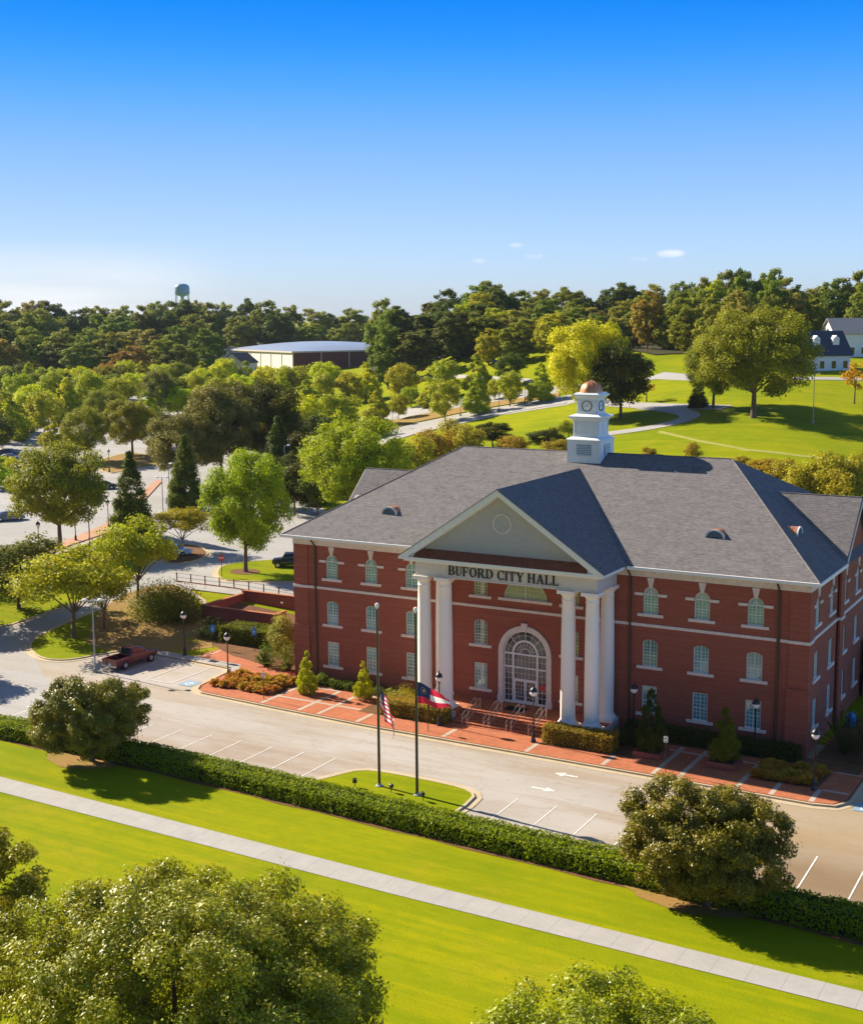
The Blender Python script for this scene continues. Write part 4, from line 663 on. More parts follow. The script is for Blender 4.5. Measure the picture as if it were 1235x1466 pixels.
# ------------------------------------------------ great arch entrance
ent=thing('entrance',None,None,(0,0,0)); ent.parent=hall
m=MB(); zs=5.27
m.ring(0,zs,2.46,2.03,0,PI,-.14,.1,40); m.box(-2.46,-2.03,-.14,.1,PF+.6,zs-.0); m.box(2.03,2.46,-.14,.1,PF+.6,zs); m.box(-2.52,-2.0,-.2,.1,PF,PF+.6); m.box(2.0,2.52,-.2,.1,PF,PF+.6)
m.prism([(-.22,7.32),(.22,7.32),(.28,7.98),(-.28,7.98)],-.24,.05); m.build('arch_surround',M['band_stone'],ent)
m=MB(); m.ring(0,zs,2.03,1.93,0,PI,.04,.18,36)
m.ring(0,zs,1.22,1.06,0,PI,.02,.18,28)
m.box(-1.93,1.93,.0,.18,zs-.09,zs+.05); m.box(-1.93,1.93,.012,.18,4.02,4.15)
for s in (-1,1):
    m.box(s*1.12-.08,s*1.12+.08,.006,.18,PF,zs-.09); m.box(s*1.98-.05,s*1.98+.05,.03,.18,PF,zs)
for i in range(1,8):
    a=PI*i/8; t=.035 if i==4 or i%2==0 else .02; m.tube((1.2*math.cos(a),.1,zs+1.2*math.sin(a)),(1.95*math.cos(a),.1,zs+1.95*math.sin(a)),t,n=6)
m.ring(0,zs,1.62,1.59,0,PI,.08,.12,28); m.ring(0,zs,.5,.45,0,PI,.06,.14,16); m.ring(0,zs,.78,.76,0,PI,.08,.12,20)
for i in range(1,9): a=PI*i/9; m.tube((.48*math.cos(a),.1,zs+.48*math.sin(a)),(1.08*math.cos(a),.1,zs+1.08*math.sin(a)),.015,n=5)
m.box(-1.04,1.04,.02,.17,3.0,3.1)
def grid(x0,x1,z0,z1,nx,nz,t=.014,y=.1):
    for i in range(1,nx): x=x0+(x1-x0)*i/nx; m.box(x-t,x+t,y-.014,y+.014,z0,z1)
    for i in range(1,nz): z=z0+(z1-z0)*i/nz; m.box(x0,x1,y-.011,y+.017,z-t,z+t)
grid(-1.04,1.04,3.1,4.02,6,2); grid(-1.04,1.04,4.15,zs-.09,6,2)
for s in (-1,1):
    a,b=sorted((s*1.2,s*1.93)); grid(a,b,4.15,zs-.09,2,2); grid(a,b,PF+.2,4.02,2,6)
m.box(-1.93,-1.2,.03,.17,PF,PF+.2); m.box(1.2,1.93,.03,.17,PF,PF+.2)
m.build('arch_window_frame',M['frame_white'],ent)
m=MB(); out=arch_outline(0,PF+.05,zs,2.0,2.0,30); m.add([(x,.15,z) for x,z in out],[tuple(range(len(out)))]); m.build('arch_glass',M['glass_door'],ent,fix=False)
for s in (-1,1):
    m=MB(); a,b=sorted((s*.02,s*1.02)); m.box(a,a+.1,.05,.13,PF+.02,2.99); m.box(b-.1,b,.05,.13,PF+.02,2.99); m.box(a+.1,b-.1,.052,.128,2.86,2.99); m.box(a+.1,b-.1,.052,.128,PF+.02,PF+.3)
    for i in range(1,3): x=a+.1+(b-a-.2)*i/3; m.box(x-.012,x+.012,.08,.11,PF+.3,2.86)
    for i in range(1,5): z=PF+.3+(2.56-PF)*i/5; m.box(a+.1,b-.1,.083,.113,z-.012,z+.012)
    d=m.build('door',M['frame_white'],hall); 
    m=MB(); m.tube((s*.16,-.0,1.75),(s*.16,.0,2.1),.02,n=6); m.build('handle',M['black'],d)
m=MB(); m.box(1.3,1.85,.075,.083,2.35,2.75); m.box(1.22,1.9,.06,.07,2.42,2.6); m.build('door_notice',M['red'],ent)
# fan window above
fw=thing('fan_window',None,None,(0,0,0)); fw.parent=hall
m=MB(); m.ring(0,10.0,2.0,1.92,0,PI,.06,.16,28,eo=.875,ei=.87); m.box(-1.95,1.95,.062,.158,10.0,10.08)
m.box(-.05,.05,.05,.15,10.08,11.72)
for x in (-1.6,-1.2,-.8,-.4,.4,.8,1.2,1.6): m.box(x-.014,x+.014,.09,.12,10.08,10+1.68*math.sqrt(1-(x/1.95)**2))
for z in (10.42,10.78,11.14,11.45): w=1.93*math.sqrt(1-((z-10)/1.72)**2); m.box(-w,w,.094,.124,z-.014,z+.014)
m.build('fan_frame',M['frame'],fw)
m=MB(); m.add([(x,.14,z) for x,z in hr],[tuple(range(len(hr)))]); m.build('fan_glass',M['glass_green'],fw,fix=False)
m=MB(); m.box(-2.5,2.5,-.12,.12,9.76,9.999); m.build('fan_sill',M['band_stone'],fw)
# ------------------------------------------------ cupola
cup=thing('cupola',None,None,(0,13.65,0)); cup.parent=hall
def sq(m,h,z0,z1,h1=None,mi=0):
    h1=h if h1 is None else h1
    m.add([(-h,-h,z0),(h,-h,z0),(h,h,z0),(-h,h,z0),(-h1,-h1,z1),(h1,-h1,z1),(h1,h1,z1),(-h1,h1,z1)],[(3,2,1,0),(4,5,6,7),(0,1,5,4),(1,2,6,5),(2,3,7,6),(3,0,4,7)],mi)
m=MB(); sq(m,1.62,20.0,22.3); sq(m,1.66,22.3,22.42); sq(m,1.72,22.42,22.52,1.62); sq(m,1.6,22.52,22.66,1.3); sq(m,1.2,22.66,24.05); sq(m,1.26,22.661,22.82); sq(m,1.22,24.05,24.2,1.3); sq(m,1.3,24.2,24.42,1.56); sq(m,1.6,24.42,24.52); sq(m,1.56,24.52,24.72,1.08)
sq(m,.95,24.6,26.22); sq(m,1.0,24.72,24.85); sq(m,.98,26.0,26.2,1.05); sq(m,1.08,26.2,26.36,1.24); sq(m,1.28,26.36,26.48); sq(m,1.2,26.48,26.62,1.08)
for a in range(4):
    c,s=math.cos(a*PI/2),math.sin(a*PI/2)
    def bx(x0,x1,y0,y1,z0,z1):
        vs=[(x*c-y*s,x*s+y*c,z) for z in (z0,z1) for x,y in ((x0,y0),(x1,y0),(x1,y1),(x0,y1))]; m.add(vs,[(3,2,1,0),(4,5,6,7),(0,1,5,4),(1,2,6,5),(2,3,7,6),(3,0,4,7)])
    for x in (-1.1,-.06,.98): bx(x,x+.12,-1.26,-1.2,22.83,24.04)
    for z in (22.83,23.88): bx(-1.098,1.098,-1.254,-1.2,z,z+.14)
    for x in (-.9,.76): bx(x,x+.14,-1.0,-.95,24.86,26.0)
    for z in (24.86,25.88): bx(-.9,.9,-.994,-.95,z,z+.11)
m.build('cupola_body',M['cupola'],cup)
prof=[(1.04,26.62),(1.03,26.75)]+[(1.0*math.cos(R_(a)),26.75+.92*math.sin(R_(a))) for a in range(8,88,8)]+[(.05,27.68),(.04,27.8),(.01,27.85)]
m=MB(); m.lathe(prof,n=24); 
for i in range(12):
    a=2*PI*i/12; pp=[(1.02*math.cos(R_(t))*math.cos(a),1.02*math.cos(R_(t))*math.sin(a),26.75+.935*math.sin(R_(t))) for t in range(0,90,15)]
    for p,q in zip(pp,pp[1:]): m.tube(p,q,.018,n=4)
m.build('copper_dome',M['copper'],cup,True)
for a in range(4):
    lv=thing('louvre',None,None,(0,0,0),a*PI/2)
    m=MB(); m.box(-.72,.72,-1.626,-1.62,21.0,21.98,1)  # dark backing panel stands in for the shade between the slats
    for i in range(6): z=21.03+i*.158; m.add([(-.7,-1.72,z),(.7,-1.72,z),(.7,-1.64,z+.07),(-.7,-1.64,z+.07),(-.7,-1.72,z+.03),(.7,-1.72,z+.03),(.7,-1.64,z+.10),(-.7,-1.64,z+.10)],[(4,5,6,7),(0,1,5,4),(3,2,1,0)])
    bpy.data.objects.remove(lv); o=m.build('louvre',[M['cupola'],M['carglass_gap_dark']],cup); o.rotation_euler=(0,0,a*PI/2)
    m=MB(); vs=[(.47*math.cos(2*PI*i/32),-.96,25.43+.47*math.sin(2*PI*i/32)) for i in range(32)]; m.add(vs,[tuple(range(32))]); m.ring(0,25.43,.50,.455,0,2*PI,-1.02,-.95,32,1)
    for i in range(12): t=2*PI*i/12; m.tube((.34*math.cos(t),-.965,25.43+.34*math.sin(t)),(.43*math.cos(t),-.965,25.43+.43*math.sin(t)),.018,n=4,mi=1)
    for ang,l,w in ((50,.26,.03),(196,.36,.022)): t=R_(ang); m.tube((-.05*math.cos(t),-.985,25.43-.05*math.sin(t)),(l*math.cos(t),-.985,25.43+l*math.sin(t)),w,w*.5,4,mi=1)
    o=m.build('clock_face',[M['clock'],M['black']],cup); o.rotation_euler=(0,0,a*PI/2)
# facade wall lights on side
m=MB(); m.lathe([(.1,3.0),(.28,3.2),(.1,3.5)],-23.75,5.5,10); m.build('wall_light',M['globe'],hall)
# ================================================================== GROUND
def lattice(lo,hi,a,b,step=4.):
    xs=[a+i*step for i in range(int((b-a)/step)+1)]; d=step*1.5; x=xs[-1]
    while x<hi: x+=d; xs.append(x); d*=1.35
    d=step*1.5; x=xs[0]
    while x>lo: x-=d; xs.insert(0,x); d*=1.35
    return xs
xs=lattice(-6000,6000,-404,160); ys=lattice(-6000,6000,-160,560); nx=len(xs)
m=MB(); m.v=[(x,y,H(x,y)) for y in ys for x in xs]; m.f=[(j*nx+i,j*nx+i+1,(j+1)*nx+i+1,(j+1)*nx+i) for j in range(len(ys)-1) for i in range(nx-1)]; m.m=[0]*len(m.f)
g=m.build('ground',M['grass'],None,fix=False); g.data.polygons.foreach_set('use_smooth',[True]*len(g.data.polygons)); tag(g,'mown yellow green lawn running back to the hills',kind='structure')
P=POLY
def ribbon(name,path,w,off,mat,label):
    P_=[Vector(p) for p in path]
    for _ in range(2):
        q=[P_[0]]
        for a,b in zip(P_,P_[1:]): q+=[a.lerp(b,.25),a.lerp(b,.75)]
        P_=q+[P_[-1]]
    P_=[Vector(p) for p in dens([tuple(p) for p in P_],2.5,False)]
    vs=[];n=len(P_)
    for i in range(n):
        d=(P_[min(i+1,n-1)]-P_[max(i-1,0)]).normalized(); nn=Vector((-d.y,d.x))
        for k in (-.5,-.17,.17,.5):
            q=P_[i]+nn*w*k; vs.append((q.x,q.y,H(q.x,q.y)+off))
    m=MB(); m.add(vs,[(i*4+k+1,i*4+k,i*4+4+k,i*4+5+k) for i in range(n-1) for k in range(3)]); return tag(m.build(name,mat),label,kind='structure')
drape('road',[(-62,-24.6),(90,-27.2),(90,3.9),(-62,3.9)],.02,M['asphalt'],label='worn pale asphalt drive and parking bays in front of the hall')
drape('parking_lot',P['left_lot'],.032,M['asphalt_far'],label='pale asphalt car park and lanes left of the hall')
drape('lane',P['back_drive'],.045,M['asphalt_far'],label='sunlit asphalt lane behind the maple island')
for k in ('mid_road_near','mid_road_far'): drape('road',P[k],.05,M['asphalt_far'],label='carriageway of the tree lined avenue, '+('near side' if 'near' in k else 'far side'))
drape('median',P['mid_median'],.2,M['dry'],.3,label='mulched median strip of the avenue'); drape('sidewalk',P['mid_sidewalk'],.15,M['walk'],.2,label='pale pavement along the near side of the avenue')
drape('far_walk',P['far_walk'],.12,M['walk'],.2); ribbon('driveway',DRV,4.2,.08,M['asphalt_far'],'pale drive curving through the hillside lawn'); ribbon('driveway',DRV2,5.0,.085,M['asphalt_far'],'pale drive crossing the shade under the big oaks'); drape('upper_road',P['upper_road'],.08,M['asphalt_far'],.1)
drape('right_walk',P['right_walk'],.1,M['walk'],.2); drape('trail',P['trail'],.05,M['dirt'],.1)
def island(name,pts,mat,off=.14,ch=2,lab=None):
    p=chaikin(pts,ch) if ch else pts; drape(name,p,off,mat,.3,label=lab)
    q=dens(p,2.5); curb('kerb',q,off+.02,.22,side=-1 if area(p)>0 else 1,drop=.3)
    g2=dens(p,2.5); curb('gutter',g2,.055,.75,M['curb'],side=-1 if area(p)>0 else 1,drop=.06)
island('grass_island',P['tree_island'],M['grass'],.14,1,'grass and mulch island with three golden trees')
cxy=[(-53.0,3.2),(-51,.2),(-46,-1.2),(-41,1.5),(-37.5,5),(-38,9),(-44,12),(-53,19),(-57.5,22),(-59.5,17),(-57.5,9)]
drape('mulch_bed',chaikin(cxy,2),.16,M['dry'],.1,label='dry tan mulch under the golden trees')
island('grass_verge',P['lot_grass_a'],M['grass'],.12,1); drape('brick_pavement',P['side_walk_a'],.17,M['paver_far'],.3,label='pinkish brick pavement beside the car park lane')
island('grass_island',P['maple_island'],M['grass'],.14,1,'grass island under the bright green maple'); island('mulch_island',P['mulch_island'],M['mulch'],.14,1); island('mulch_island',P['back_island'],M['dry'],.14,1)
drape('walkway',P['fence_walk'],.10,M['walk'],.3,label='pale concrete walkway behind the railing')
drape('mulch_ring',[(-53.9+2.0*math.cos(a*.4),31.3+1.7*math.sin(a*.4)) for a in range(15)],.17,M['mulch'],.03)
# front brick promenade
SWp=[(-30.4,-1.2),(-29.7,-6.4),(-29.2,-7.3),(-28.3,-7.85),(-19.5,-8.45),(-10,-8.95),(10,-9.05),(26.3,-9.1),(27.6,-8.75),(28.3,-7.6),(28.4,6),(24.2,6),(24.2,-.05),(-23.3,-.05),(-24,3.2),(-32.5,5.6),(-37,6.4),(-37.2,1.8),(-31.4,1.0)]
drape('brick_promenade',SWp,.15,M['paver'],.2,label='orange brick promenade with concrete bands in front of the hall')
cp=[(-43.5,.45),(-37.2,.35),(-31.5,-.2),(-30.6,-1.4),(-29.9,-6.4),(-29.35,-7.4),(-28.35,-8.0),(-19.5,-8.6),(-10,-9.1),(10,-9.2),(26.3,-9.25),(27.75,-8.9),(28.5,-7.6),(28.55,8)]
q=dens(cp,3,False); curb('kerb',q,.165,.2,closed=False,side=-1); curb('gutter',q,.035,.75,closed=False,side=-1,drop=.03)
drape('sidewalk',[(-43.5,.5),(-31.4,.0),(-30.5,-1.2),(-30.2,-.3),(-31.2,1.2),(-43.5,1.8)],.155,M['walk'],.2,label='concrete path along the heads of the parking bays')
def strip(name,x0,x1,y0,y1,z,mat): 
    m=MB(); m.add([(x0,y0,z),(x1,y0,z),(x1,y1,z),(x0,y1,z)],[(0,1,2,3)]); return tag(m.build(name,mat,fix=False),kind='structure')
for x,y0,y1 in ((-21.6,-8.2,-2),(-17.5,-8.4,-1.9),(-15.4,-8.55,-1.9),(-11.3,-8.8,-5.9),(-3.05,-8.8,-6.6),(4.35,-8.9,-6.6),(10.7,-8.9,-6.4),(14.7,-9,-2.2),(16.6,-9,-2.2),(20.9,-9,-2.6),(23.4,-9,-6.3),(26.2,-9,-6.4)): strip('paving_band',x-.18,x+.18,y0,y1,.156,M['band'])
for x0,x1,y in ((-21.4,-17.7,-5.75),(-17.3,-15.6,-5.75),(-15.2,-11.5,-5.75),(-21.4,-17.7,-1.95),(-15.2,-11.5,-1.95),(11,14.5,-3.2),(14.9,16.4,-3.2),(16.8,20.7,-3.2),(26.4,28.2,-2.2),(26.4,28.2,-6.4)): strip('paving_band',x0,x1,y-.15,y+.15,.156,M['band'])
for pts,mt in (([(-29.2,-2.4),(-27.6,-6.2),(-21.9,-5.6),(-21.9,-1.4),(-24,.8)],'mulch'),([(-22.9,-1.6),(-8.7,-1.6),(-8.7,-.1),(-22.9,-.1)],'mulch'),([(8.7,-2.0),(24,-2.0),(28,-2.2),(28,-.1),(8.7,-.1)],'mulch'),([(21.2,-6.3),(26.0,-6.3),(26.2,-2.6),(21.4,-2.6)],'mulch'),([(-12.8,-6.3),(-4.5,-6.3),(-4.5,-1.7),(-12.8,-1.7)],'mulch'),([(4.5,-6.6),(12.4,-6.3),(12.6,-2.1),(8.6,-2.1),(8.6,-4.6),(4.5,-4.6)],'mulch'),([(28.7,-1.9),(36,-1.9),(36,12),(28.7,12)],'mulch'),([(24.3,.0),(28.2,.0),(28.2,12),(24.3,12)],'mulch'),([(-34,3.5),(-24.2,1.2),(-24.2,18),(-46,19),(-45.7,12.9),(-39.5,10.5),(-39,6.2)],'mulch')): drape('planting_bed',pts,.162 if mt=='mulch' else .16,M[mt])
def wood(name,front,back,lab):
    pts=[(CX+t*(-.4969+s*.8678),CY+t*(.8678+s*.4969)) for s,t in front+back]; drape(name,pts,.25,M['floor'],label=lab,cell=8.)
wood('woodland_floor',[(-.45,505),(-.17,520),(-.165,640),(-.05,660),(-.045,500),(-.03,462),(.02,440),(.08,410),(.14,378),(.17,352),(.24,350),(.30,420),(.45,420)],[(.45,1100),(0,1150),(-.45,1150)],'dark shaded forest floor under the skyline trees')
# front island with flagpoles
isl=[(-7.2,-24.6),(-5.4,-20.0),(-4.6,-18.5),(-2.6,-18.05),(2.6,-18.1),(4.6,-18.5),(5.4,-19.6),(5.5,-25.2)]
island('grass_island',isl,M['grass'],.14,1,'small kerbed grass island with the two flagpoles')
# sidewalk across the lawn
SWK=[(-110,-29.6),(-27.5,-32.24),(7.1,-33.2),(34.8,-33.5),(100,-33.9),(100,-35.9),(35.2,-35.4),(8.3,-35.28),(-24.9,-34.5),(-110,-31.9)]
drape('lawn_sidewalk',SWK,.03,M['walk'],label='long pale concrete sidewalk crossing the front lawn')
for c,rx,ry in (((-25.0,-26.9),3.2,1.4),((24.0,-27.9),3.9,1.3)):
    drape('mulch_ring',[(c[0]+rx*(1+.10*math.sin(3*a)+.06*math.sin(7*a))*math.cos(a),c[1]+ry*(1+.10*math.sin(3*a)+.06*math.sin(7*a))*math.sin(a)) for a in [2*PI/48*q for q in range(48)]],.03,M['dry'])
hb=lambda x: (-.045*(x+5) if x>-20 else .675+.02*(x+20))
drape('hedge_bed',[(x,-26.75+.12*math.sin(x*1.3)+hb(x)) for x in range(-90,91,3)]+[(x,-23.7+hb(x)) for x in range(90,-91,-6)],.026,M['mulch'])
# ground frost of tiny needs: road paint
def line(a,b,w=.1,z=.036,mat='paint'):
    a=Vector(a);b=Vector(b);d=(b-a).normalized();n=Vector((-d.y,d.x))*w/2
    m=MB(); h=lambda p:H(p.x,p.y)+z; p=[a-n,b-n,b+n,a+n]; m.add([(q.x,q.y,h(q)) for q in p],[(0,1,2,3)]); return m.build('parking_line',M[mat],fix=False)
for x in (-41.6,-38.4,-35.3,-32.2,-29.1,-26.05,-22.99,-19.93,-16.88,-13.8,-10.85,-7.9): tag(line((x,-17.0 if x>-30 else -16.4),(x+.05,-23.4)),kind='structure')
for x in (8.1,11.07,14.04,17.0,19.96,22.9,25.85,28.8,31.75,34.7,37.6): tag(line((x,-17.9),(x+.1,-24.2)),kind='structure')
for x in (-42.4,-39.4,-36.2,-33.2): tag(line((x,-.3),(x+.25,-6.9),z=.05),kind='structure')
tag(line((-36.0,-6.9),(-33.1,-6.95),z=.051),kind='structure')
def arrow(x,y,s):
    m=MB(); p=[(-.95,-.11),(.1,-.11),(.1,-.42),(.95,0),(.1,.42),(.1,.11),(-.95,.11)]; vs=[(x+s*a,y+b*1.1,.037) for a,b in p]; m.add(vs,[(0,1,5,6),(2,3,4),(1,2,4,5)]); tag(m.build('road_arrow',M['paint'],fix=False),kind='structure')
arrow(9.1,-11.95,-1); arrow(8.9,-15.4,1)
for x,y in ((-31.4,-6.1),(29.8,-8.2)):
    strip('blue_bay_mark',x-.8,x+.8,y-.8,y+.8,.052,M['bluepaint']); m=MB()
    vs=[]; 
    for i in range(14): a=2*PI*i/18+.6; b=2*PI*(i+1)/18+.6; m.add([(x+.42*math.cos(t)*1,y-.12+.42*math.sin(t),.057) for t in (a,b)]+[(x+.3*math.cos(t),y-.12+.3*math.sin(t),.057) for t in (b,a)],[(0,1,2,3)])
    m.add([(x-.06,y-.1,.058),(x+.06,y-.1,.058),(x+.06,y+.5,.058),(x-.06,y+.5,.058)],[(0,1,2,3)]); tag(m.build('bay_symbol',M['paint'],fix=False),kind='structure')
for i in range(9):   # painted lines in the far car park rows
    x,y=-92-i*2.2,56-i*2.3; tag(line((x,y),(x+4.2,y+3.0),.13,.05),kind='structure')
# ================================================================== STREET FURNITURE
def make_lamp():
    t=thing('street_lamp','x','street lamp')
    m=MB(); m.lathe([(.22,0),(.22,.12),(.17,.2),(.15,.55),(.17,.6),(.10,.75),(.075,.9)],n=12); m.build('base',M['black'],t,True)
    m=MB(); m.lathe([(.07,.88),(.05,3.45),(.09,3.5),(.05,3.56),(.11,3.68),(.14,3.76)],n=10); m.build('post',M['black'],t,True)
    m=MB(); m.lathe([(.13,3.76),(.24,3.86),(.29,4.0),(.27,4.12),(.25,4.16)],n=16); m.build('globe',M['globe'],t,True)
    m=MB(); m.lathe([(.30,4.12),(.31,4.17),(.24,4.33),(.12,4.45),(.05,4.5),(.035,4.62),(.01,4.72)],n=16); m.build('cap',M['black'],t,True)
    return t
lab=['black globe lamp post at the rounded left kerb corner of the brick promenade','black globe lamp post by the mulch island beyond the red pickup','black globe lamp post at the right foot of the entrance steps','black globe lamp post at the left foot of the entrance steps, by the clipped hedge',
'black globe lamp post at the left corner of the hall facade','black globe lamp post against the left facade behind the two flagpoles','black globe lamp post in the shade right of the portico columns','black globe lamp post in the shade before the last facade window on the right','black globe lamp post near the right end of the promenade kerb',
'distant lamp post on the brick pavement right of the big willow oak','distant lamp post partly behind the big willow oak crown','distant lamp post left of the willow oak trunk','distant lamp post on the mulch strip above the parked black car','distant lamp post at the far bend of the car park lane',
'lamp post on the avenue pavement among the street trees','lamp post at the near left end of the avenue','lamp post on the avenue nearest the yellow maple','short lamp post on the avenue between two tree trunks']
lp=make_lamp()
for i,(x,y) in enumerate(LAMPS): place(lp,i>0,(x,y,H(x,y)+(.15 if i<9 else .1)),0,lab[i],'street lamp','black globe lamp posts')
def make_pole(h,two=True):
    t=thing('parking_lot_light','x','light pole')
    m=MB(); m.lathe([(.25,0),(.25,.35),(.2,.4)],n=10); m.build('footing',M['walk'],t)
    m=MB(); m.tube((0,0,.4),(0,0,h),.085,.06,8); m.build('pole',M['galv'],t,True)
    for s in ((-1,1) if two else (1,)):
        m=MB(); m.tube((0,0,h-.15),(s*.55,0,h-.05),.035,n=6); m.lathe([(.10,h-.16),(.27,h-.1),(.22,h+.05),(.08,h+.12)],s*.75,0,12); m.build('lamp_head',M['globe'],t,True)
    return t
pl=['double headed grey light pole at the left edge of the bays, nearest the camera','grey light pole beside the big willow oak trunk','grey light pole between the two conical evergreens','short light pole at the end of the car park lane','tall thin grey light pole in front of the dark trees behind the maple','slim pole standing in the shade on the hillside lawn at right','grey pole by the forest edge beyond the car park rows']
for i,(x,y,v) in enumerate(LIGHTPOLES):
    h=[7.1,9.5,6.5,6,9.5,9.4,9][i]; p=make_pole(h,i in(0,2)); p.location=(x,y,H(x,y)); p.rotation_euler=(0,0,[.5,0,.6,0,1,0,0][i]); tag(p,pl[i],'light pole')
# flags
def flagpole(x,y,h,label):
    t=thing('flagpole',label,'flagpole',(x,y,.14))
    m=MB(); m.lathe([(.28,0),(.28,.05),(.16,.1),(.13,.2)],n=16); m.build('base_collar',M['galv'],t,True)
    m=MB(); m.lathe([(.105,.1),(.10,4),(.075,h-.3)],n=12); m.build('pole',M['bronze'],t,True)
    m=MB(); m.lathe([(.03,h-.3),(.06,h-.25),(.13,h-.14),(.15,h),(.11,h+.11),(.03,h+.15)],n=14); m.build('finial_ball',M['globe'],t,True)
    m=MB(); m.tube((.12,-.02,1.2),(.10,-.02,h-.3),.012,n=4); m.build('halyard',M['silver'],t); return t
flagpole(-1.6,-20.71,13.3,'dark bronze flagpole carrying the drooping striped national flag, left of the pair'); flagpole(1.7,-20.97,13.4,'dark bronze flagpole carrying the red and white state flag, right of the pair')
MF={k:leaf_mat('flag_'+k,c,c,trans=.45,spec=.1,vv=0.) for k,c in (('red',(.60,.03,.035)),('white',(.82,.80,.78)),('blue',(.03,.04,.14)),('gold',(.6,.42,.08)))}
def star(m,cx,cz,r,f,mi):
    vs=[f(cx+(r if i%2==0 else r*.4)*math.sin(PI*i/5),cz+(r if i%2==0 else r*.4)*math.cos(PI*i/5)) for i in range(10)]; c=f(cx,cz); m.add(vs+[c],[(i,(i+1)%10,10) for i in range(10)],mi)
def flag(name,label,loc,fn,nu,nv,matfn,stars):
    m=MB(); m.v=[fn(i/nu,j/nv,0) for j in range(nv+1) for i in range(nu+1)]
    for j in range(nv):
        for i in range(nu): m.f.append((j*(nu+1)+i,j*(nu+1)+i+1,(j+1)*(nu+1)+i+1,(j+1)*(nu+1)+i)); m.m.append(matfn((i+.5)/nu,(j+.5)/nv))
    for (u,v,r) in stars:
        for sd in (.012,-.012): star(m,u,v,r,lambda a,b:fn(u+(a-u)*.6,b,sd),1)
    o=m.build(name,[MF['red'],MF['white'],MF['blue'],MF['gold']],fix=False,smooth=True); o.location=loc; tag(o,label,'flag'); return o
def fus(u,v,e):   # droops: fly end hangs down beside the pole
    W,Hh=3.0,1.9; th=R_(64)*min(1,u*2.2); ax=.42*W*u+.10*math.sin(9*u+2*v); 
    z=v*Hh*(1-.25*u)-u*W*.72-.12*math.sin(7*u); return (.12+ax*.95+.10*math.sin(v*5)*u,.22*math.sin(11*u+3*v)*(.25+u)*.9+e,z)
flag('national_flag','red and white striped flag with starry blue canton, drooping on the left pole',(-1.6,-20.71,6.1),fus,48,26,lambda u,v:2 if (u<.4 and v>6/13) else (0 if int(v*13)%2==0 else 1),[(.035+.067*c,.5+.055*r_,.018) for r_ in range(9) for c in range(6) if not(r_%2 and c==5)])
def fga(u,v,e):
    W,Hh=2.7,1.55; k=1-.62*u**1.3; return (.1+u*W*.98,.20*math.sin(9*u+2.2*v)*(.2+u)+e,(v-.5)*Hh*k-.42*u+.08*math.sin(7*u)-.25*u*u*0)
gs=[(.2+.10*math.cos(2*PI*i/13),.66+.17*math.sin(2*PI*i/13),.028) for i in range(13)]
flag('state_flag','flag with red and white bars and a ring of stars on blue, blowing right',(1.7,-20.97,7.6),fga,44,24,lambda u,v:3 if ((u-.2)/.045)**2+((v-.66)/.08)**2<1 else (2 if (u<.4 and v>1/3) else (1 if 1/3<v<2/3 else 0)),gs)
def floodlight(x,y,rz,label,face):
    t=thing('ground_floodlight',label,'floodlight',(x,y,.14),rz,'floodlights on the flagpole island')
    m=MB(); m.tube((0,0,0),(0,0,.3),.03,n=6); m.box(-.14,.14,-.04,.04,.28,.32); m.box(-.16,-.14,-.04,.04,.28,.5); m.box(.14,.16,-.04,.04,.28,.5); m.build('bracket',M['black'],t)
    m=MB(); m.add([(-.13,-.12,.36),(.13,-.12,.36),(.13,.10,.42),(-.13,.10,.42),(-.13,-.16,.58),(.13,-.16,.58),(.13,.06,.66),(-.13,.06,.66)],[(3,2,1,0),(4,5,6,7),(0,1,5,4),(1,2,6,5),(2,3,7,6),(3,0,4,7)]); m.build('housing',M['black'],t)
    m=MB(); m.add([(-.12,.085,.43),(.12,.085,.43),(.12,.07,.64),(-.12,.07,.64)],[(0,1,2,3)]); m.build('lens',M['globe'],t); 
floodlight(-3.05,-21.7,.5,'small ground floodlight left of the left flagpole',0); floodlight(-.2,-21.4,2.6,'small ground floodlight with its pale lens showing, between the flagpoles',1); floodlight(2.6,-21.7,-.6,'small ground floodlight right of the right flagpole',0)
# signs
def signpost(x,y,h,label,face,rz=0,plate=(.32,.46),pw=.03,z0=.15,two=None):
    t=thing('sign_post',label,'sign',(x,y,H(x,y)+z0),rz); m=MB(); m.tube((0,0,0),(0,0,h),pw,n=8); m.build('post',M['black'],t,True)
    w,hh=plate; m=MB(); m.box(-w/2,w/2,-.05,-.03,h-.25-hh,h-.25); p=m.build('sign_plate',M[face],t)
    return t,p
def txt(s,size,loc,mat,parent,rx=PI/2,ext=.004,bold=0):
    cu=bpy.data.curves.new('t','FONT'); cu.body=s; cu.size=size; cu.align_x='CENTER'; cu.align_y='CENTER'; cu.extrude=ext; cu.offset=bold
    o=bpy.data.objects.new('t',cu); COL.objects.link(o); dg=bpy.context.evaluated_depsgraph_get(); me=bpy.data.meshes.new_from_object(o.evaluated_get(dg)); bpy.data.objects.remove(o)
    me.materials.clear(); me.materials.append(M[mat]); q=link('sign_symbol',me,parent); q.location=loc; q.rotation_euler=(rx,0,0); return q
for x,y,h,lb in ((-22.06,-7.2,2.7,'white parking sign on a black post at the promenade kerb, by the tan grass bed'),(15.4,-8.2,3.0,'white parking sign on a tall post at the kerb in front of the right wing')):
    t,p=signpost(x,y,h,lb,'signwhite',.1); m=MB(); m.box(-.05,.06,-.056,-.051,h-.45,h-.36); m.box(-.08,-.05,-.056,-.051,h-.47,h-.33); m.box(-.11,.11,-.056,-.051,h-.62,h-.59); m.box(-.09,.09,-.056,-.051,h-.67,h-.65); m.build('sign_symbol',M['black'],p)
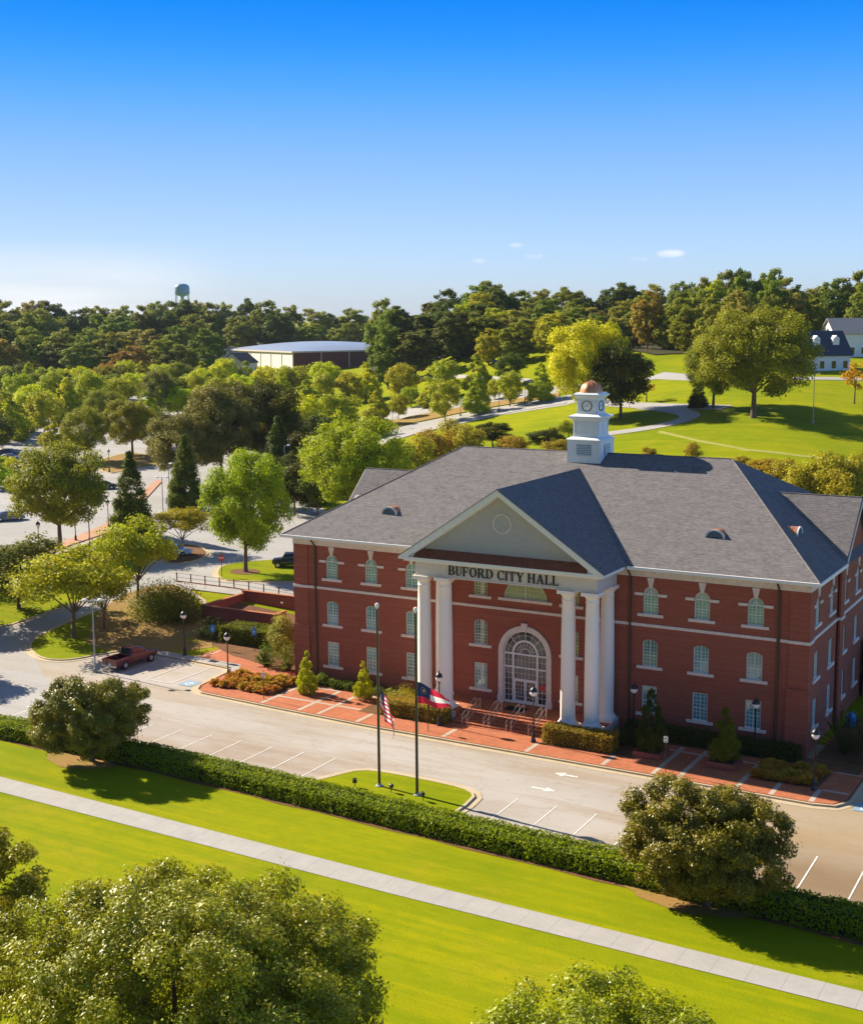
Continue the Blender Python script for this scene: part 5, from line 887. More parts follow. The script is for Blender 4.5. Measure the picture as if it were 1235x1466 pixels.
t,p=signpost(-4.8,-8.1,2.5,'black post with its sign turned away, at the kerb left of the entrance steps','black',PI/2,(.3,.42))
for i,(x,y) in enumerate(((-37.6,4.9),(-33.1,5.9))):
    t,p=signpost(x,y,2.7,('blue sign on a black post before the hedge, left one of the pair','blue sign on a black post before the hedge, right one near the grey weeping shrub')[i],'bluesign',.4,(.46,.75)); m=MB(); m.lathe([(.05,2.62),(.04,2.72),(.01,2.86)],n=8); m.build('finial',M['black'],t)
    m=MB(); m.ring(-.0,2.05,.11,.08,-2.6,1.2,-.056,-.051,12); m.box(-.03,.02,-.0575,-.0505,2.05,2.22); m.build('sign_symbol',M['signwhite'],p)
x,y=MISC[0]; t=thing('stop_sign','red octagonal stop sign on a dark post at the tip of the maple island','sign',(x,y,H(x,y)+.1),.35)
m=MB(); m.tube((0,0,0),(0,0,3.0),.04,n=8); m.build('post',M['black'],t); m=MB(); m.prism([(.42*math.cos(PI/8+i*PI/4),2.3+.42*math.sin(PI/8+i*PI/4)) for i in range(8)],-.07,-.05); p=m.build('sign_plate',M['red'],t)
txt('STOP',.30,(0,-.078,2.3),'signwhite',p,bold=.006)
# bench, rails, mat, planters
t=thing('park_bench','dark metal bench among the green shrubs by the left facade','bench',(-17.4,-1.2,.17),.05)
m=MB(); [m.box(-.85,.85,-.28+i*.13,-.18+i*.13,.44,.47) for i in range(4)]; m.build('seat',M['bronze'],t)
m=MB(); [m.box(-.85,.85,.24+i*.02,.27+i*.02,.55+i*.11,.63+i*.11) for i in range(4)]; m.build('backrest',M['bronze'],t)
for s in (-1,1):
    m=MB(); m.box(s*.75-.03,s*.75+.03,-.28,-.22,0,.44); m.box(s*.75-.03,s*.75+.03,.2,.26,0,.95); m.box(s*.75-.025,s*.75+.025,-.28,.26,.62,.66); m.build('leg',M['black'],t)
rp=None
for i,x in enumerate((-2.95,-.95,1.1,3.1)):
    if rp is None:
        t=thing('step_handrail','x','handrail'); m=MB()
        for dx in (-.22,.22):
            pts=[(dx,-5.35,.15),(dx,-5.35,1.0),(dx,-3.25,1.85),(dx,-2.9,1.85),(dx,-2.9,.9)]
            for p,q in zip(pts,pts[1:]): m.tube(p,q,.022,n=6)
            m.tube((dx,-5.35,.55),(dx,-2.9,1.4),.016,n=6); m.tube((dx,-4.3,.6),(dx,-4.3,1.42),.018,n=6)
        m.build('rail',M['silver'],t,True); rp=t
    place(rp,i>0,(x,0,0),0,'bright metal handrail on the entrance steps, '+('leftmost of four','second from the left','third from the left','rightmost of four, beside the clipped hedge')[i],'handrail','handrails on the entrance steps')
m=MB(); m.box(-.9,.9,-.5,.5,0,.02); m.box(-.95,.95,-.55,-.501,0,.03); m.box(-.95,.95,.501,.55,0,.03); o=m.build('door_mat',M['tyre']); o.location=(-.1,-1.5,.902); tag(o,'dark mat on the brick floor before the entrance doors','mat')
for i,(x,y) in enumerate(((13.1,-5.0),(18.7,-4.6))):
    t=thing('brick_planter',('low square brick planter with a small conifer, nearer the portico','low square brick planter with a small conifer, nearer the right corner')[i],'planter',(x,y,.155))
    m=MB(); m.box(-1.1,1.1,-1.1,-.9,0,.45); m.box(-1.1,1.1,.9,1.1,0,.45); m.box(-1.1,-.9,-.899,.899,0,.45); m.box(.9,1.1,-.899,.899,0,.45); m.build('planter_wall',M['brick'],t)
    m=MB(); m.box(-.899,.899,-.899,.899,.3,.38); m.build('soil',M['soil'],t)
    tree(x,y,5.2 if i==0 else 4.4,2.7 if i==0 else 2.6,'pyra',('dark' if i==0 else 'shrub'),('feathery dark green conifer in the planter before the first right wing window','feathery green conifer in the planter before the middle right wing window')[i],'conifer',None,'small_conifer',0,.45)
# brick enclosure and railing
t=thing('brick_enclosure','low open red brick enclosure left of the hall with pale coping','wall',(0,0,0))
m=MB(); m.box(-45.7,-35.7,12.9,13.2,-.2,2.2); m.box(-45.7,-45.4,13.2,20.2,-.2,2.2); m.box(-45.7,-23.55,20.2,20.5,-.2,2.5); m.box(-36,-35.7,13.2,15,-.2,2.2); m.build('brick_wall',M['brick'],t)
m=MB(); m.box(-45.78,-35.62,12.82,13.28,2.2,2.29); m.box(-45.78,-45.32,13.281,20.12,2.2,2.29); m.box(-45.78,-23.55,20.121,20.58,2.5,2.59); m.box(-36.08,-35.62,13.281,15.05,2.2,2.29); m.build('coping',M['paver'],t)
m=MB(); m.lathe([(.05,1.55),(.16,1.7),(.16,1.78),(.05,1.85)],-40,20.1,10); m.build('wall_lamp',M['globe'],t)
t=thing('railing','low dark metal railing along the concrete walkway behind the brick enclosure','railing',(0,0,0)); x0,y0,x1,y1=-58.0,23.2,-23.6,23.9; n=16; pp=[]
for i in range(n+1):
    x=x0+(x1-x0)*i/n; y=y0+(y1-y0)*i/n; z=H(x,y); pp.append((x,y,z)); m=MB(); m.box(x-.05,x+.05,y-.05,y+.05,z-.2,z+1.15); m.build('post',M['bronze'],t)
for hh in (.15,.6,1.08):
    m=MB()
    for a,b in zip(pp,pp[1:]): m.tube((a[0],a[1],a[2]+hh),(b[0],b[1],b[2]+hh),.022,n=5)
    m.build('rail',M['bronze'],t)
m=MB()
for a,b in zip(pp,pp[1:]): m.add([(a[0],a[1]-.2,a[2]-1.6),(b[0],b[1]-.2,b[2]-1.6),(b[0],b[1]-.2,b[2]+.15),(a[0],a[1]-.2,a[2]+.15),(b[0],b[1]+.1,b[2]+.15),(a[0],a[1]+.1,a[2]+.15)],[(0,1,2,3),(3,2,4,5)])
m.build('base_wall',M['paver'],t)
o=MB(); o.lathe([(.35,0),(.42,.9),(.45,.95),(.3,1.15)],n=14); b=thing('wheeled_bin','blue bin beside the shaded right side of the hall','bin',(24.9,9.5,0.02)); o.build('bin_body',M['bluesign'],b,True); o=MB(); o.lathe([(.2,1.15),(.1,1.35)],n=10); o.build('lid',M['bluesign'],b)
for x,y in ((-34.3,.9),): strip('drain_grate',x-.5,x+.5,y-.35,y+.35,.16,M['black'])
# ================================================================== VEHICLES  (nose towards +x)
def section_body(m,secs,mi=0):
    """secs: list of (x, halfwidth_bottom, halfwidth_top, z0, z1)"""
    n=len(secs); vs=[]
    for x,wb,wt,z0,z1 in secs:
        zm=z0+(z1-z0)*.55; r=min(.08,(z1-z0)*.3)
        vs+=[(x,-wb*.92,z0),(x,-wb,z0+r),(x,-wb,zm),(x,-wt,z1-r),(x,-wt+r,z1),(x,wt-r,z1),(x,wt,z1-r),(x,wb,zm),(x,wb,z0+r),(x,wb*.92,z0)]
    fs=[]
    for i in range(n-1):
        for k in range(10): a=i*10+k; b=i*10+(k+1)%10; fs.append((a,b,b+10,a+10))
    fs+=[tuple(range(9,-1,-1)),tuple((n-1)*10+k for k in range(10))]; m.add(vs,fs,mi)
def vehicle(kind,paint,name,label,cat,x,y,rz,z=None,group=None):
    t=thing(name,label,cat,(x,y,H(x,y)+.04 if z is None else z),rz,group); pm=M[paint]
    if kind=='sedan': L,W,WB,wr=4.7,.9,1.38,.33; lower=[(-2.35,.72,.66,.45,.8),(-2.25,.88,.8,.3,.98),(-1.5,.9,.84,.22,1.0),(-.9,.9,.84,.2,.98),(.9,.9,.84,.2,.95),(1.7,.9,.8,.22,.86),(2.25,.82,.7,.28,.72),(2.35,.7,.6,.38,.62)]; cab=[(-1.75,.72,.62,.9,.98),(-1.05,.74,.58,.9,1.38),(-.3,.75,.6,.9,1.45),(.35,.74,.58,.9,1.4),(1.15,.72,.6,.88,.95)]
    elif kind=='suv': L,W,WB,wr=4.4,.93,1.45,.42; lower=[(-2.15,.86,.84,.55,1.15),(-2.1,.93,.9,.42,1.22),(1.0,.93,.9,.4,1.2),(1.25,.8,.76,.45,1.18),(2.05,.76,.72,.5,1.1),(2.12,.72,.68,.6,1.02)]; cab=[(-2.12,.86,.78,1.15,1.80),(-2.05,.86,.78,1.15,1.86),(.55,.86,.78,1.15,1.86),(.95,.86,.78,1.15,1.22)]
    else: L,W,WB,wr=5.7,.98,1.75,.42; lower=[(-2.85,.9,.86,.6,1.05),(-2.8,.98,.95,.5,1.12),(-2.6,.98,.95,.5,1.12)]; cab=[(-.75,.86,.70,1.1,1.2),(-.55,.88,.72,1.1,1.82),(.3,.88,.74,1.1,1.88),(.85,.88,.72,1.1,1.8),(1.55,.86,.78,1.1,1.2)]
    m=MB()
    if kind=='pickup':
        section_body(m,[(-.7,.98,.94,.45,1.2),(1.5,.98,.94,.45,1.2),(2.3,.97,.9,.48,1.15),(2.75,.9,.8,.52,1.05),(2.85,.82,.74,.6,.95)])
        m.box(-2.8,-.701,-.97,-.80,.5,1.16); m.box(-2.8,-.701,.80,.97,.5,1.16); m.box(-2.87,-2.78,-.95,.95,.55,1.16); m.box(-.74,-.70,-.8,.8,.75,1.16)
    else: section_body(m,lower)
    body=m.build('body',pm,t,True)
    if kind=='pickup':
        m=MB(); m.box(-2.78,-.74,-.80,.80,.68,.74); m.build('truck_bed',M['tyre'],t)
        m=MB(); m.box(-2.95,-2.86,-.9,.9,.42,.58); m.build('bumper',M['silver'],t)
        m=MB(); m.box(-2.885,-2.872,-.2,.12,.62,.76); m.build('number_plate',M['signwhite'],t)
    m=MB(); section_body(m,cab); cb=m.build('cabin',pm,t,True)
    zt=max(c[4] for c in cab); zb=cab[0][3]+.1
    m=MB()
    c1,c2=cab[1],cab[-2]
    for s in (-1,1):
        for a,b in ((c1[0]+.1,(c1[0]+c2[0])/2-.04),((c1[0]+c2[0])/2+.04,c2[0]+.15)):
            yb=s*(c1[1]+.012); yt=s*(c1[2]+.028); m.add([(a-.05,yb,zb+.05),(b+.05,yb,zb+.05),(b,yt,zt-.16),(a,yt,zt-.16)],[(0,1,2,3)])
    a,b=cab[-1],cab[-2]; m.add([(a[0]-.02,-.66,a[4]+.03),(a[0]-.02,.66,a[4]+.03),(b[0]+.06,.52,zt-.08),(b[0]+.06,-.52,zt-.08)],[(0,1,2,3)])
    a,b=cab[0],cab[1]; m.add([(a[0]-.02,-.6,a[4]+.04),(a[0]-.02,.6,a[4]+.04),(b[0]-.04,.5,zt-.09),(b[0]-.04,-.5,zt-.09)],[(0,1,2,3)])
    m.build('window',M['carglass_gap_dark'],t,fix=False)
    for sx in (-1,1):
        for s in (-1,1):
            wx=sx*WB+(.05 if kind!='suv' else -.05); m=MB(); yy=s*(W-.1)
            m.tube((wx,yy-.12,wr),(wx,yy+.12,wr),wr,n=20); w=m.build('wheel',M['tyre'],t,True)
            m=MB(); m.tube((wx,yy+s*.10,wr),(wx,yy+s*.135,wr),wr*.6,wr*.5,n=12); m.build('rim',M['rim'],w)
    fx=lower[-1][0] if kind!='pickup' else 2.85; rx=lower[0][0]-.01 if kind!='pickup' else -2.89
    for s in (-1,1):
        m=MB(); m.box(fx-.08,fx+.012,s*.55-.12,s*.55+.12,.68,.82); m.build('headlight',M['globe'],t)
        m=MB(); m.box(rx-.01,rx+.05,s*.82-.06,s*.82+.06,.75,1.0); m.build('taillight',M['red'],t)
    if kind=='suv': m=MB(); m.tube((-2.3,0,1.05),(-2.14,0,1.05),.38,n=18); m.build('spare_wheel',M['tyre'],t)
    return t
def paint(n,c,r=.25): M[n]=plain(n,c,r,.6,var=.04); M[n].node_tree.nodes['Principled BSDF'].inputs['Coat Weight'].default_value=.6
paint('maroon',(.10,.006,.014)); paint('blackpaint',(.015,.017,.02)); paint('paleblue',(.35,.45,.55)); paint('greypaint',(.16,.17,.18)); paint('whitepaint',(.7,.7,.7)); paint('redpaint',(.45,.03,.03)); paint('bluepaintcar',(.05,.12,.3))
vehicle('pickup','maroon','pickup_truck','dark red crew pickup truck parked nose in at the left bays','pickup truck',-40.95,-3.55,PI/2-.03)
vehicle('suv','blackpaint','off_road_car','boxy black off road car with spare wheel parked by the maple island','car',-50.9,36.6,PI+.52)
vehicle('sedan','greypaint','parked_car','dark grey car parked at the left edge beside the big willow oak','car',CARS[0][0],CARS[0][1],.9,group='cars in the left car park')
vehicle('sedan','blackpaint','parked_car','black car in the tree shade on the lane behind the big willow oak','car',CARS[1][0],CARS[1][1],.6,group='cars in the left car park')
vehicle('sedan','paleblue','parked_car','pale blue car half hidden by the mulch island under the small golden tree','car',CARS[2][0],CARS[2][1],.4,group='cars in the left car park')
vehicle('suv','blackpaint','parked_car','black car far off at the left edge by the orange shrub','car',CARS[3][0],CARS[3][1],.4,group='cars in the left car park')
vehicle('sedan','greypaint','parked_car','grey car far off at the left edge, just beside the black one','car',CARS[3][0]+3.5,CARS[3][1]-3,.4,group='cars in the left car park')
vehicle('suv','maroon','parked_car','dark maroon car parked on the avenue behind a street tree','car',CARS[5][0],CARS[5][1],.75)
vehicle('sedan','redpaint','parked_car','small red car by the tall pole in front of the sports hall','car',CARS[6][0],CARS[6][1],.3)
vehicle('sedan','bluepaintcar','parked_car','blue car at the forest edge beyond the far lawn','car',CARS[7][0],CARS[7][1],.6)
vehicle('sedan','greypaint','parked_car','second dark car at the left edge, lower down and nearly out of frame','car',CARS[9][0]+1.5,CARS[9][1]-5,.9,group='cars in the left car park')
# ================================================================== BACKGROUND BUILDINGS
FR_=Vector((.8678,.4969,0)); FF=Vector((-.4969,.8678,0))
def frame(phi): 
    a=R_(phi); return FR_*math.cos(a)+FF*math.sin(a), FF*math.cos(a)-FR_*math.sin(a)
# sports hall
kx,ky=-273.7,347.7
ua,ub=frame(32); gz=H(kx,ky)-.3; rz=math.atan2(ua.y,ua.x)
M['metal_roof']=plain('pale_metal_roof',(.36,.40,.44),.35,.5,.3,var=.06,scale=.2); M['cream_wall']=plain('cream_metal_wall',(.85,.80,.74),.6,.3); M['brown_wall']=plain('dark_brown_brick_wall',(.16,.055,.045),.8,.2)
t=thing('sports_hall','low sports hall with pale domed metal roof far behind the car park','building',(kx,ky,gz),rz)
A,B,E1=66,74,8.0
m=MB(); m.box(0,A,.0,.3,0,E1); m.box(A-.3,A,.3,B,0,E1); m.box(0,A,B,B+.3,0,E1); m.build('front_wall',M['brown_wall'],t)
m=MB(); m.box(-.01,.25,.31,B-.01,0,E1); m.build('side_wall',M['cream_wall'],t)
m=MB()
for i in range(6): m.box(i*A/5-.15,i*A/5+.15,-.2,-.001,0,E1)
for i in range(8): m.box(-.2,-.011,i*B/7-.1,i*B/7+.15,0,E1)
m.box(-.4,A+.4,-.4,-.21,E1-.5,E1+.1); m.box(-.6,-.41,-.4,B,E1-.5,E1+.1); m.build('wall_post',M['band_stone'],t)
m=MB(); N=14
m.v=[(-.5+(A+1)*i/N,-.5+(B+1)*j/N,E1+3.4*((1-abs(2*i/N-1)**2.0)**.8*(1-abs(2*j/N-1)**2.4)**.8 if 0<i<N and 0<j<N else 0)) for j in range(N+1) for i in range(N+1)]
m.f=[(j*(N+1)+i,j*(N+1)+i+1,(j+1)*(N+1)+i+1,(j+1)*(N+1)+i) for j in range(N) for i in range(N)]; m.m=[0]*len(m.f); m.build('domed_roof',M['metal_roof'],t,True)
def gable_house(name,label,x,y,phi,Lx,Ly,eh,rh,wall,roof,chim=None,dormer_=False,porch=False,flip=False):
    a,b=frame(phi); t=thing(name,label,'house',(x,y,H(x,y)-.2),math.atan2(a.y,a.x)); W=M[wall]
    m=MB(); m.box(0,Lx,0,Ly,-1,eh); m.add([(0,0,eh),(0,Ly,eh),(0,Ly/2,rh-.1),(Lx,0,eh),(Lx,Ly,eh),(Lx,Ly/2,rh-.1)],[(0,1,2),(3,4,5)]); m.build('wall',W,t,fix=False)
    m=MB(); o=.5; s=(rh-eh)/(Ly/2)
    for y0,y1 in ((-o,Ly/2),(Ly+o,Ly/2)):
        z0=eh-o*s; m.add([(-o,y0,z0),(Lx+o,y0,z0),(Lx+o,y1,rh),(-o,y1,rh),(-o,y0,z0+.2),(Lx+o,y0,z0+.2),(Lx+o,y1,rh+.2),(-o,y1,rh+.2)],[(0,1,2,3),(4,5,6,7),(0,1,5,4),(1,2,6,5),(3,0,4,7)])
    rf=m.build('roof',M[roof],t)
    if chim: m=MB(); m.box(-1.3,-.01,Ly*.5-.9,Ly*.5+.9,-1,rh+1.3); m.box(-1.4,.09,Ly*.5-1,Ly*.5+1,rh+1.3,rh+1.6); m.build('chimney',W,rf)
    for i in range(int(Lx/3)):
        xx=1.2+i*3; m=MB(); m.box(xx,xx+1.1,-.06,-.01,1.0,2.7); w=m.build('window',M['carglass_gap_dark'],t); m=MB(); m.box(xx-.12,xx+1.22,-.05,-.005,2.7,2.85); m.box(xx-.12,xx+1.22,-.07,-.005,.86,1.0); m.box(xx-.1,xx,-.05,-.005,1,2.7); m.box(xx+1.1,xx+1.2,-.05,-.005,1,2.7); m.build('window_frame',M['white'],w)
    if dormer_:
        for dx in (Lx*.42,Lx*.75):
            m=MB(); z=eh+(rh-eh)*.45; yy=Ly/2*.45; m.box(dx,dx+1.6,yy-.6,yy+2,z-.3,z+1.1); m.add([(dx-.1,yy-.7,z+1.1),(dx+1.7,yy-.7,z+1.1),(dx+.8,yy-.7,z+1.9),(dx-.1,yy+2.4,z+1.1),(dx+1.7,yy+2.4,z+1.1),(dx+.8,yy+2.4,z+1.9)],[(0,1,2),(0,2,5,3),(1,4,5,2)]); m.build('dormer',W,rf)
    return t
M['navy_roof']=plain('dark_slate_roof',(.05,.065,.09),.8,.2); M['brown_roof']=plain('brown_shingle_roof',(.16,.11,.09),.9,.1); M['grey_roof']=plain('light_grey_roof',(.33,.30,.28),.85,.2); M['house_white']=plain('white_siding',(.74,.73,.72),.6,.3); M['cream_siding']=plain('cream_siding',(.85,.74,.56),.7,.2)
gable_house('white_house','white cottage with dark slate roof, white end chimney and dormers on the hill at right',-31.5,206.0,14,15,9,4.4,9.4,'house_white','navy_roof',True,True)
gable_house('hilltop_house','white house with light grey roof above the cottage at the right edge',-31.5,248.0,6,16,9,6.4,10.0,'house_white','grey_roof')
gable_house('garden_shed','small cream gabled shed with brown roof in front of the sports hall',-277,318.5,58,9,11,5.0,8.6,'cream_siding','brown_roof')
# water tower
a=(268-617.5)/1871.4; tt=1250; x=CX+tt*(-.4969+a*.8678); y=CY+tt*(.8678+a*.4969); z=H(x,y)
M['tower']=plain('pale_blue_tank_paint',(.16,.30,.40),.4,.5,var=.06)
t=thing('water_tower','pale blue water tower rising above the forest skyline at left','water tower',(x,y,z))
m=MB(); m.lathe([(1.0,35.5),(5.5,37),(6.9,39),(6.9,44),(6.3,46),(4.5,47.3),(1,48)],n=24); m.build('tank',M['tower'],t,True)
m=MB(); m.lathe([(7.4,38.6),(7.4,39.3)],n=24); m.build('balcony',M['tower'],t)
for i in range(6): aa=PI*i/3; m=MB(); m.tube((8.5*math.cos(aa),8.5*math.sin(aa),0),(6.4*math.cos(aa),6.4*math.sin(aa),39),.35,n=6); m.build('leg',M['tower'],t)
m=MB(); m.tube((0,0,0),(0,0,36),.9,n=10); m.build('riser_pipe',M['tower'],t)
x,y=MISC[5][0],MISC[5][1]; t=thing('utility_pole','grey utility pole with a lamp standing right of the sports hall','utility pole',(x,y,H(x,y))); m=MB(); m.tube((0,0,0),(0,0,11),.28,.18,8); m.build('pole',M['galv'],t); m=MB(); m.box(-1.6,1.6,-.1,.1,9.9,10.1); m.build('crossarm',M['galv'],t); m=MB(); m.tube((-1.9,0,8.4),(0,0,8.6),.08,n=5); m.lathe([(.3,8.2),(.3,8.4),(.1,8.5)],-2,0,8); m.build('lamp',M['globe'],t)
# ================================================================== NEAR VEGETATION
def big_tree(name,label,x,y,z,r,rz_,zc,nc,nl,ls,leaf,seed,tr=.25,cr=.2,flat=.8,low=-1,stray=.26,cat='tree',ry=None):
    p,n,c=crown_pts(r,rz_,zc,nc,nl,cr,seed,flat=flat,stray=stray,low=low,ry=ry)
    root=thing(name,label,cat,(x,y,z)); link('crown',leaves_mesh(name+'_crown',p,n,ls,M['leaf_'+leaf],seed=seed,asp=.5),root)
    tm,to=trunk_mesh(name+'_trunk',zc,tr,c,seed,16,.45); bpy.data.objects.remove(to); link('trunk',tm,root); return root
big_tree('evergreen_oak','round dense evergreen tree beside the hedge at left, in front of the bays',-23.94,-26.42,0,4.9,2.7,3.7,300,100000,.18,'live',14,.2,.10,low=-.85,stray=.26)
big_tree('evergreen_oak','broad dense evergreen tree beside the hedge at right, covering the bays',24.92,-27.71,0,4.65,3.4,4.0,330,130000,.17,'live',23,.22,.115,stray=.26)
big_tree('foreground_tree','huge leafy round tree filling the bottom left corner on the lawn',12.6,-58.9,0,8.2,5.7,5.9,800,300000,.16,'near',5,.3,.08,stray=.26)
big_tree('foreground_tree','leafy tree cut off by the lower left edge of the picture',-2.6,-59.0,0,5.3,4.8,6.0,300,110000,.17,'near',37,.28,.10,stray=.26)
big_tree('foreground_tree','feathery tree top rising from the bottom edge at right of centre',30.2,-54.6,0,6.6,3.6,4.2,420,130000,.15,'near',41,.2,.09,stray=.26)
hedge('long_hedge','long clipped green hedge between the front lawn and the parking bays',-80,80,-26.35,-24.0,1.12,95000,.17,'hedge',seed=3,bend=hb)
hedge('clipped_hedge','tan topped clipped hedge left of the entrance steps',-10.7,-4.6,-6.1,-4.6,1.25,9000,.13,'tanhedge',z if False else (0,0,.15),seed=4)
hedge('clipped_hedge','tan topped clipped hedge in front of the right hand columns',4.6,10.4,-6.4,-4.9,1.35,9000,.13,'tanhedge',(0,0,.15),seed=5)
hedge('clipped_hedge','sunlit green hedge before the brick enclosure',-38.6,-31.6,7.2,10.2,1.75,11000,.17,'shrub',(0,0,.1),seed=6)
hedge('foundation_hedge','low dark hedge along the foot of the shaded right wing',9.6,23.4,-1.7,-.45,1.05,12000,.14,'deep',(0,0,.15),seed=8)
bush(-10.6,-3.2,4.2,1.5,'tanhedge','rounded olive shrub behind the left clipped hedge',6000,.13,seed=9)
bush(10.6,-3.2,3.2,1.3,'deep','dark rounded shrub in the shade beside the back column',4000,.14,seed=10)
for i in range(8):
    bush(-21.6+i*1.55,-1.0,2.0,1.05+.2*math.sin(i*2),'shrub','low spreading green shrub along the left facade, '+('first from the left corner','second from the left corner','third from the left corner','left of the bench','behind the bench','right of the bench','second right of the bench','nearest the portico columns')[i],2600,.13,'spreading_shrub',20+i,ry=1.5,group='green shrubs along the left facade',nc=16)
def grasses(label0,pts,kind,seed,leaf=.5,grp=None):
    rs=random.Random(seed); pr_=None
    for i,(x,y) in enumerate(pts):
        if pr_ is None:
            r2=np.random.RandomState(seed); n=420; a=r2.uniform(0,2*PI,n); e=r2.uniform(.2,1.25,n); L_=.42
            d=np.stack([np.cos(a)*np.sin(e),np.sin(a)*np.sin(e),np.cos(e)],1); pos=d*r2.uniform(.15,.62,(n,1)); nn=np.cross(d,r2.normal(size=(n,3)))+np.array([0,0,.3])
            t=thing('ornamental_grass','x','ornamental grass'); link('blades',leaves_mesh('blades',pos,nn,.22,M['leaf_'+kind],asp=.5,seed=seed),t); pr_=t
        o=place(pr_,i>0,(x,y,.16),rs.uniform(0,6),label0,'ornamental grass',grp); s=rs.uniform(.85,1.35); o.scale=(s,s,s*.9)
rs=random.Random(4); pts=[]
for j in range(5):
    for i in range(8):
        x=-28.6+i*.95+rs.uniform(-.2,.2)+(.3 if j%2 else 0); y=-5.6+j*.9+rs.uniform(-.2,.2)
        if x> -28.9-(y+6)*.1*-1 and x<-22.2 and y<-1.7: pts.append((x,y))
grasses('tan ornamental grass clump packed in the sunny bed at the left promenade corner',pts,'tan',3,grp='tan grass clumps in the left bed')
pts=[(21.8+i*.85+rs.uniform(-.2,.2),-5.9+j*.9+rs.uniform(-.2,.2)) for i in range(5) for j in range(4)]
grasses('dull brown ornamental grass clump packed in the shaded bed at the right promenade end',pts,'tan',5,grp='brown grass clumps in the right bed')
def palmbush(x,y,w,h,kind,label,seed,z=.1,nf=60):
    rs=np.random.RandomState(seed); P_=[];N_=[]
    for i in range(nf):
        a=rs.uniform(0,2*PI); e=rs.uniform(.15,1.35); L_=rs.uniform(.75,1.1)
        for k in range(26):
            s=k/26; r=w/2*L_*s*math.sin(e)+.02; zz=h*L_*(s*math.cos(e)*1.1-.35*s*s*math.sin(e))+.35*h*s
            q=np.array([r*math.cos(a),r*math.sin(a),max(.05,zz)]); sd=np.array([-math.sin(a),math.cos(a),0])
            for sg in (-1,1): P_.append(q+sd*sg*.09); N_.append(np.array([0,0,1.])+rs.normal(size=3)*.4)
    t=thing('palm_shrub',label,'shrub',(x,y,z)); link('fronds',leaves_mesh('fronds',np.array(P_),np.array(N_),.2,M['leaf_'+kind],asp=.35,seed=seed),t); m=MB(); m.lathe([(.2,-.1),(.22,.3),(.1,.5)],n=8); m.build('stem',M['bark'],t); return t
palmbush(-25.9,1.6,4.0,2.3,'shrub','bushy green palm like shrub at the left corner of the hall',1)
palmbush(-28.6,1.9,3.0,1.7,'shrub','lower green palm like shrub left of the taller one near the corner',2)
for i,(x,y) in enumerate(((26.0,2.2),(28.4,1.0),(30.6,2.6),(27.6,5.0))): palmbush(x,y,5.2,3.0,'deep','dark palm like shrub at the shaded right corner, '+('closest to the wall','in front of the others','farthest right','at the back')[i],5+i)
bush(-29.6,6.3,3.6,4.6,'weep','pale grey green weeping shrub at the left end of the hall',9000,.16,'weeping_shrub',31,nc=30,flat=1.2)
bush(-49.3,10.8,10.5,3.4,'shrub','large dark green mounded shrub between the golden tree and the enclosure',16000,.2,'mounded_shrub',32,ry=6.0,nc=50)
bush(-40.6,8.6,4,2.0,'deep','small dark shrub left of the sunlit hedge',4000,.16,'shrub',33)
for x,y,h,w,lb,s in ((-19.7,-3.9,4.2,2.1,'young lime green tree on the promenade nearer the corner',51),(-14.3,-3.0,3.7,1.9,'young lime green tree on the promenade just left of the flagpoles',52)):
    tree(x,y,h,w,'pyra','lime',lb,'young tree','young trees on the left promenade','young_tree',0,.15)
for i,(x,y,w,h) in enumerate(((-70.5,0.5,8,2.4),(-75,8,9,2.6),(-79,15,8,2.4))): bush(x,y,w,h,'dark','dark hedge like shrub at the left edge under the dusty tree, '+('nearest','middle','farthest')[i],7000,.22,'dark_shrub',60+i)
tree(-56,-16.5,9,9.5,'round','dark','dark round tree standing just outside the left edge, shading the bays',name='shade_tree')
tree(-69,-2.5,9,9,'round','dark','dark round tree outside the left edge by the kerb bend',name='shade_tree')
# ================================================================== TREES
KIND={'gold':('open','golden_tree','airy golden green tree'),'willow':('big','willow_oak','big spreading green oak'),'dusty':('round','dusty_tree','dusty grey green tree'),'cone':('cone','conical_evergreen','dark conical evergreen'),
'darkcone':('cone','dark_cypress','narrow dark cypress'),'maple':('big','maple_tree','bright green maple'),'silver':('big','silvery_tree','silvery green bushy tree'),'dark':('round','dark_tree','dark green round tree'),'yellow':('far','yellow_green_tree','yellow green tree'),
'street':('far','street_tree','neat green tree'),'darkst':('far','street_tree','dark green small tree'),'redst':('far','street_tree','reddish tree'),'golden':('shrub','golden_shrub','golden autumn shrub'),'sparse':('sparse','bare_branched_tree','thin yellowing tree')}
special={0:'airy golden green tree on the tip of the kerbed island, leftmost of three',1:'airy golden green tree in the middle of the kerbed island',2:'airy golden green tree at the right end of the island, by the mounded shrub',3:'big spreading green willow oak beside the brick pavement at left',4:'dusty grey green tree at the left edge of the picture',5:'dark conical evergreen beside the lane, with a tuft on top',6:'tall narrow conical evergreen left of the bright maple',7:'small golden tree on the mulch island behind the conifers',8:'bright green maple with bare trunk on the grass island by the hall',9:'bright green maple rising behind the left roof of the hall',10:'dark cypress right of the slim light pole',11:'silvery green bushy tree behind the conical evergreens',12:'large silvery grey tree, tallest of the dark group',13:'large dark tree at the heart of the group behind the maple'}
ordn=('first','second','third','fourth','fifth','sixth','seventh','eighth','ninth','tenth','eleventh','twelfth','thirteenth','fourteenth','fifteenth','sixteenth','seventeenth','eighteenth','nineteenth','twentieth')
def tr_(x,y): dx,dy=x-CX,y-CY; t=-.4969*dx+.8678*dy; return t,(.8678*dx+.4969*dy)/t
order={}
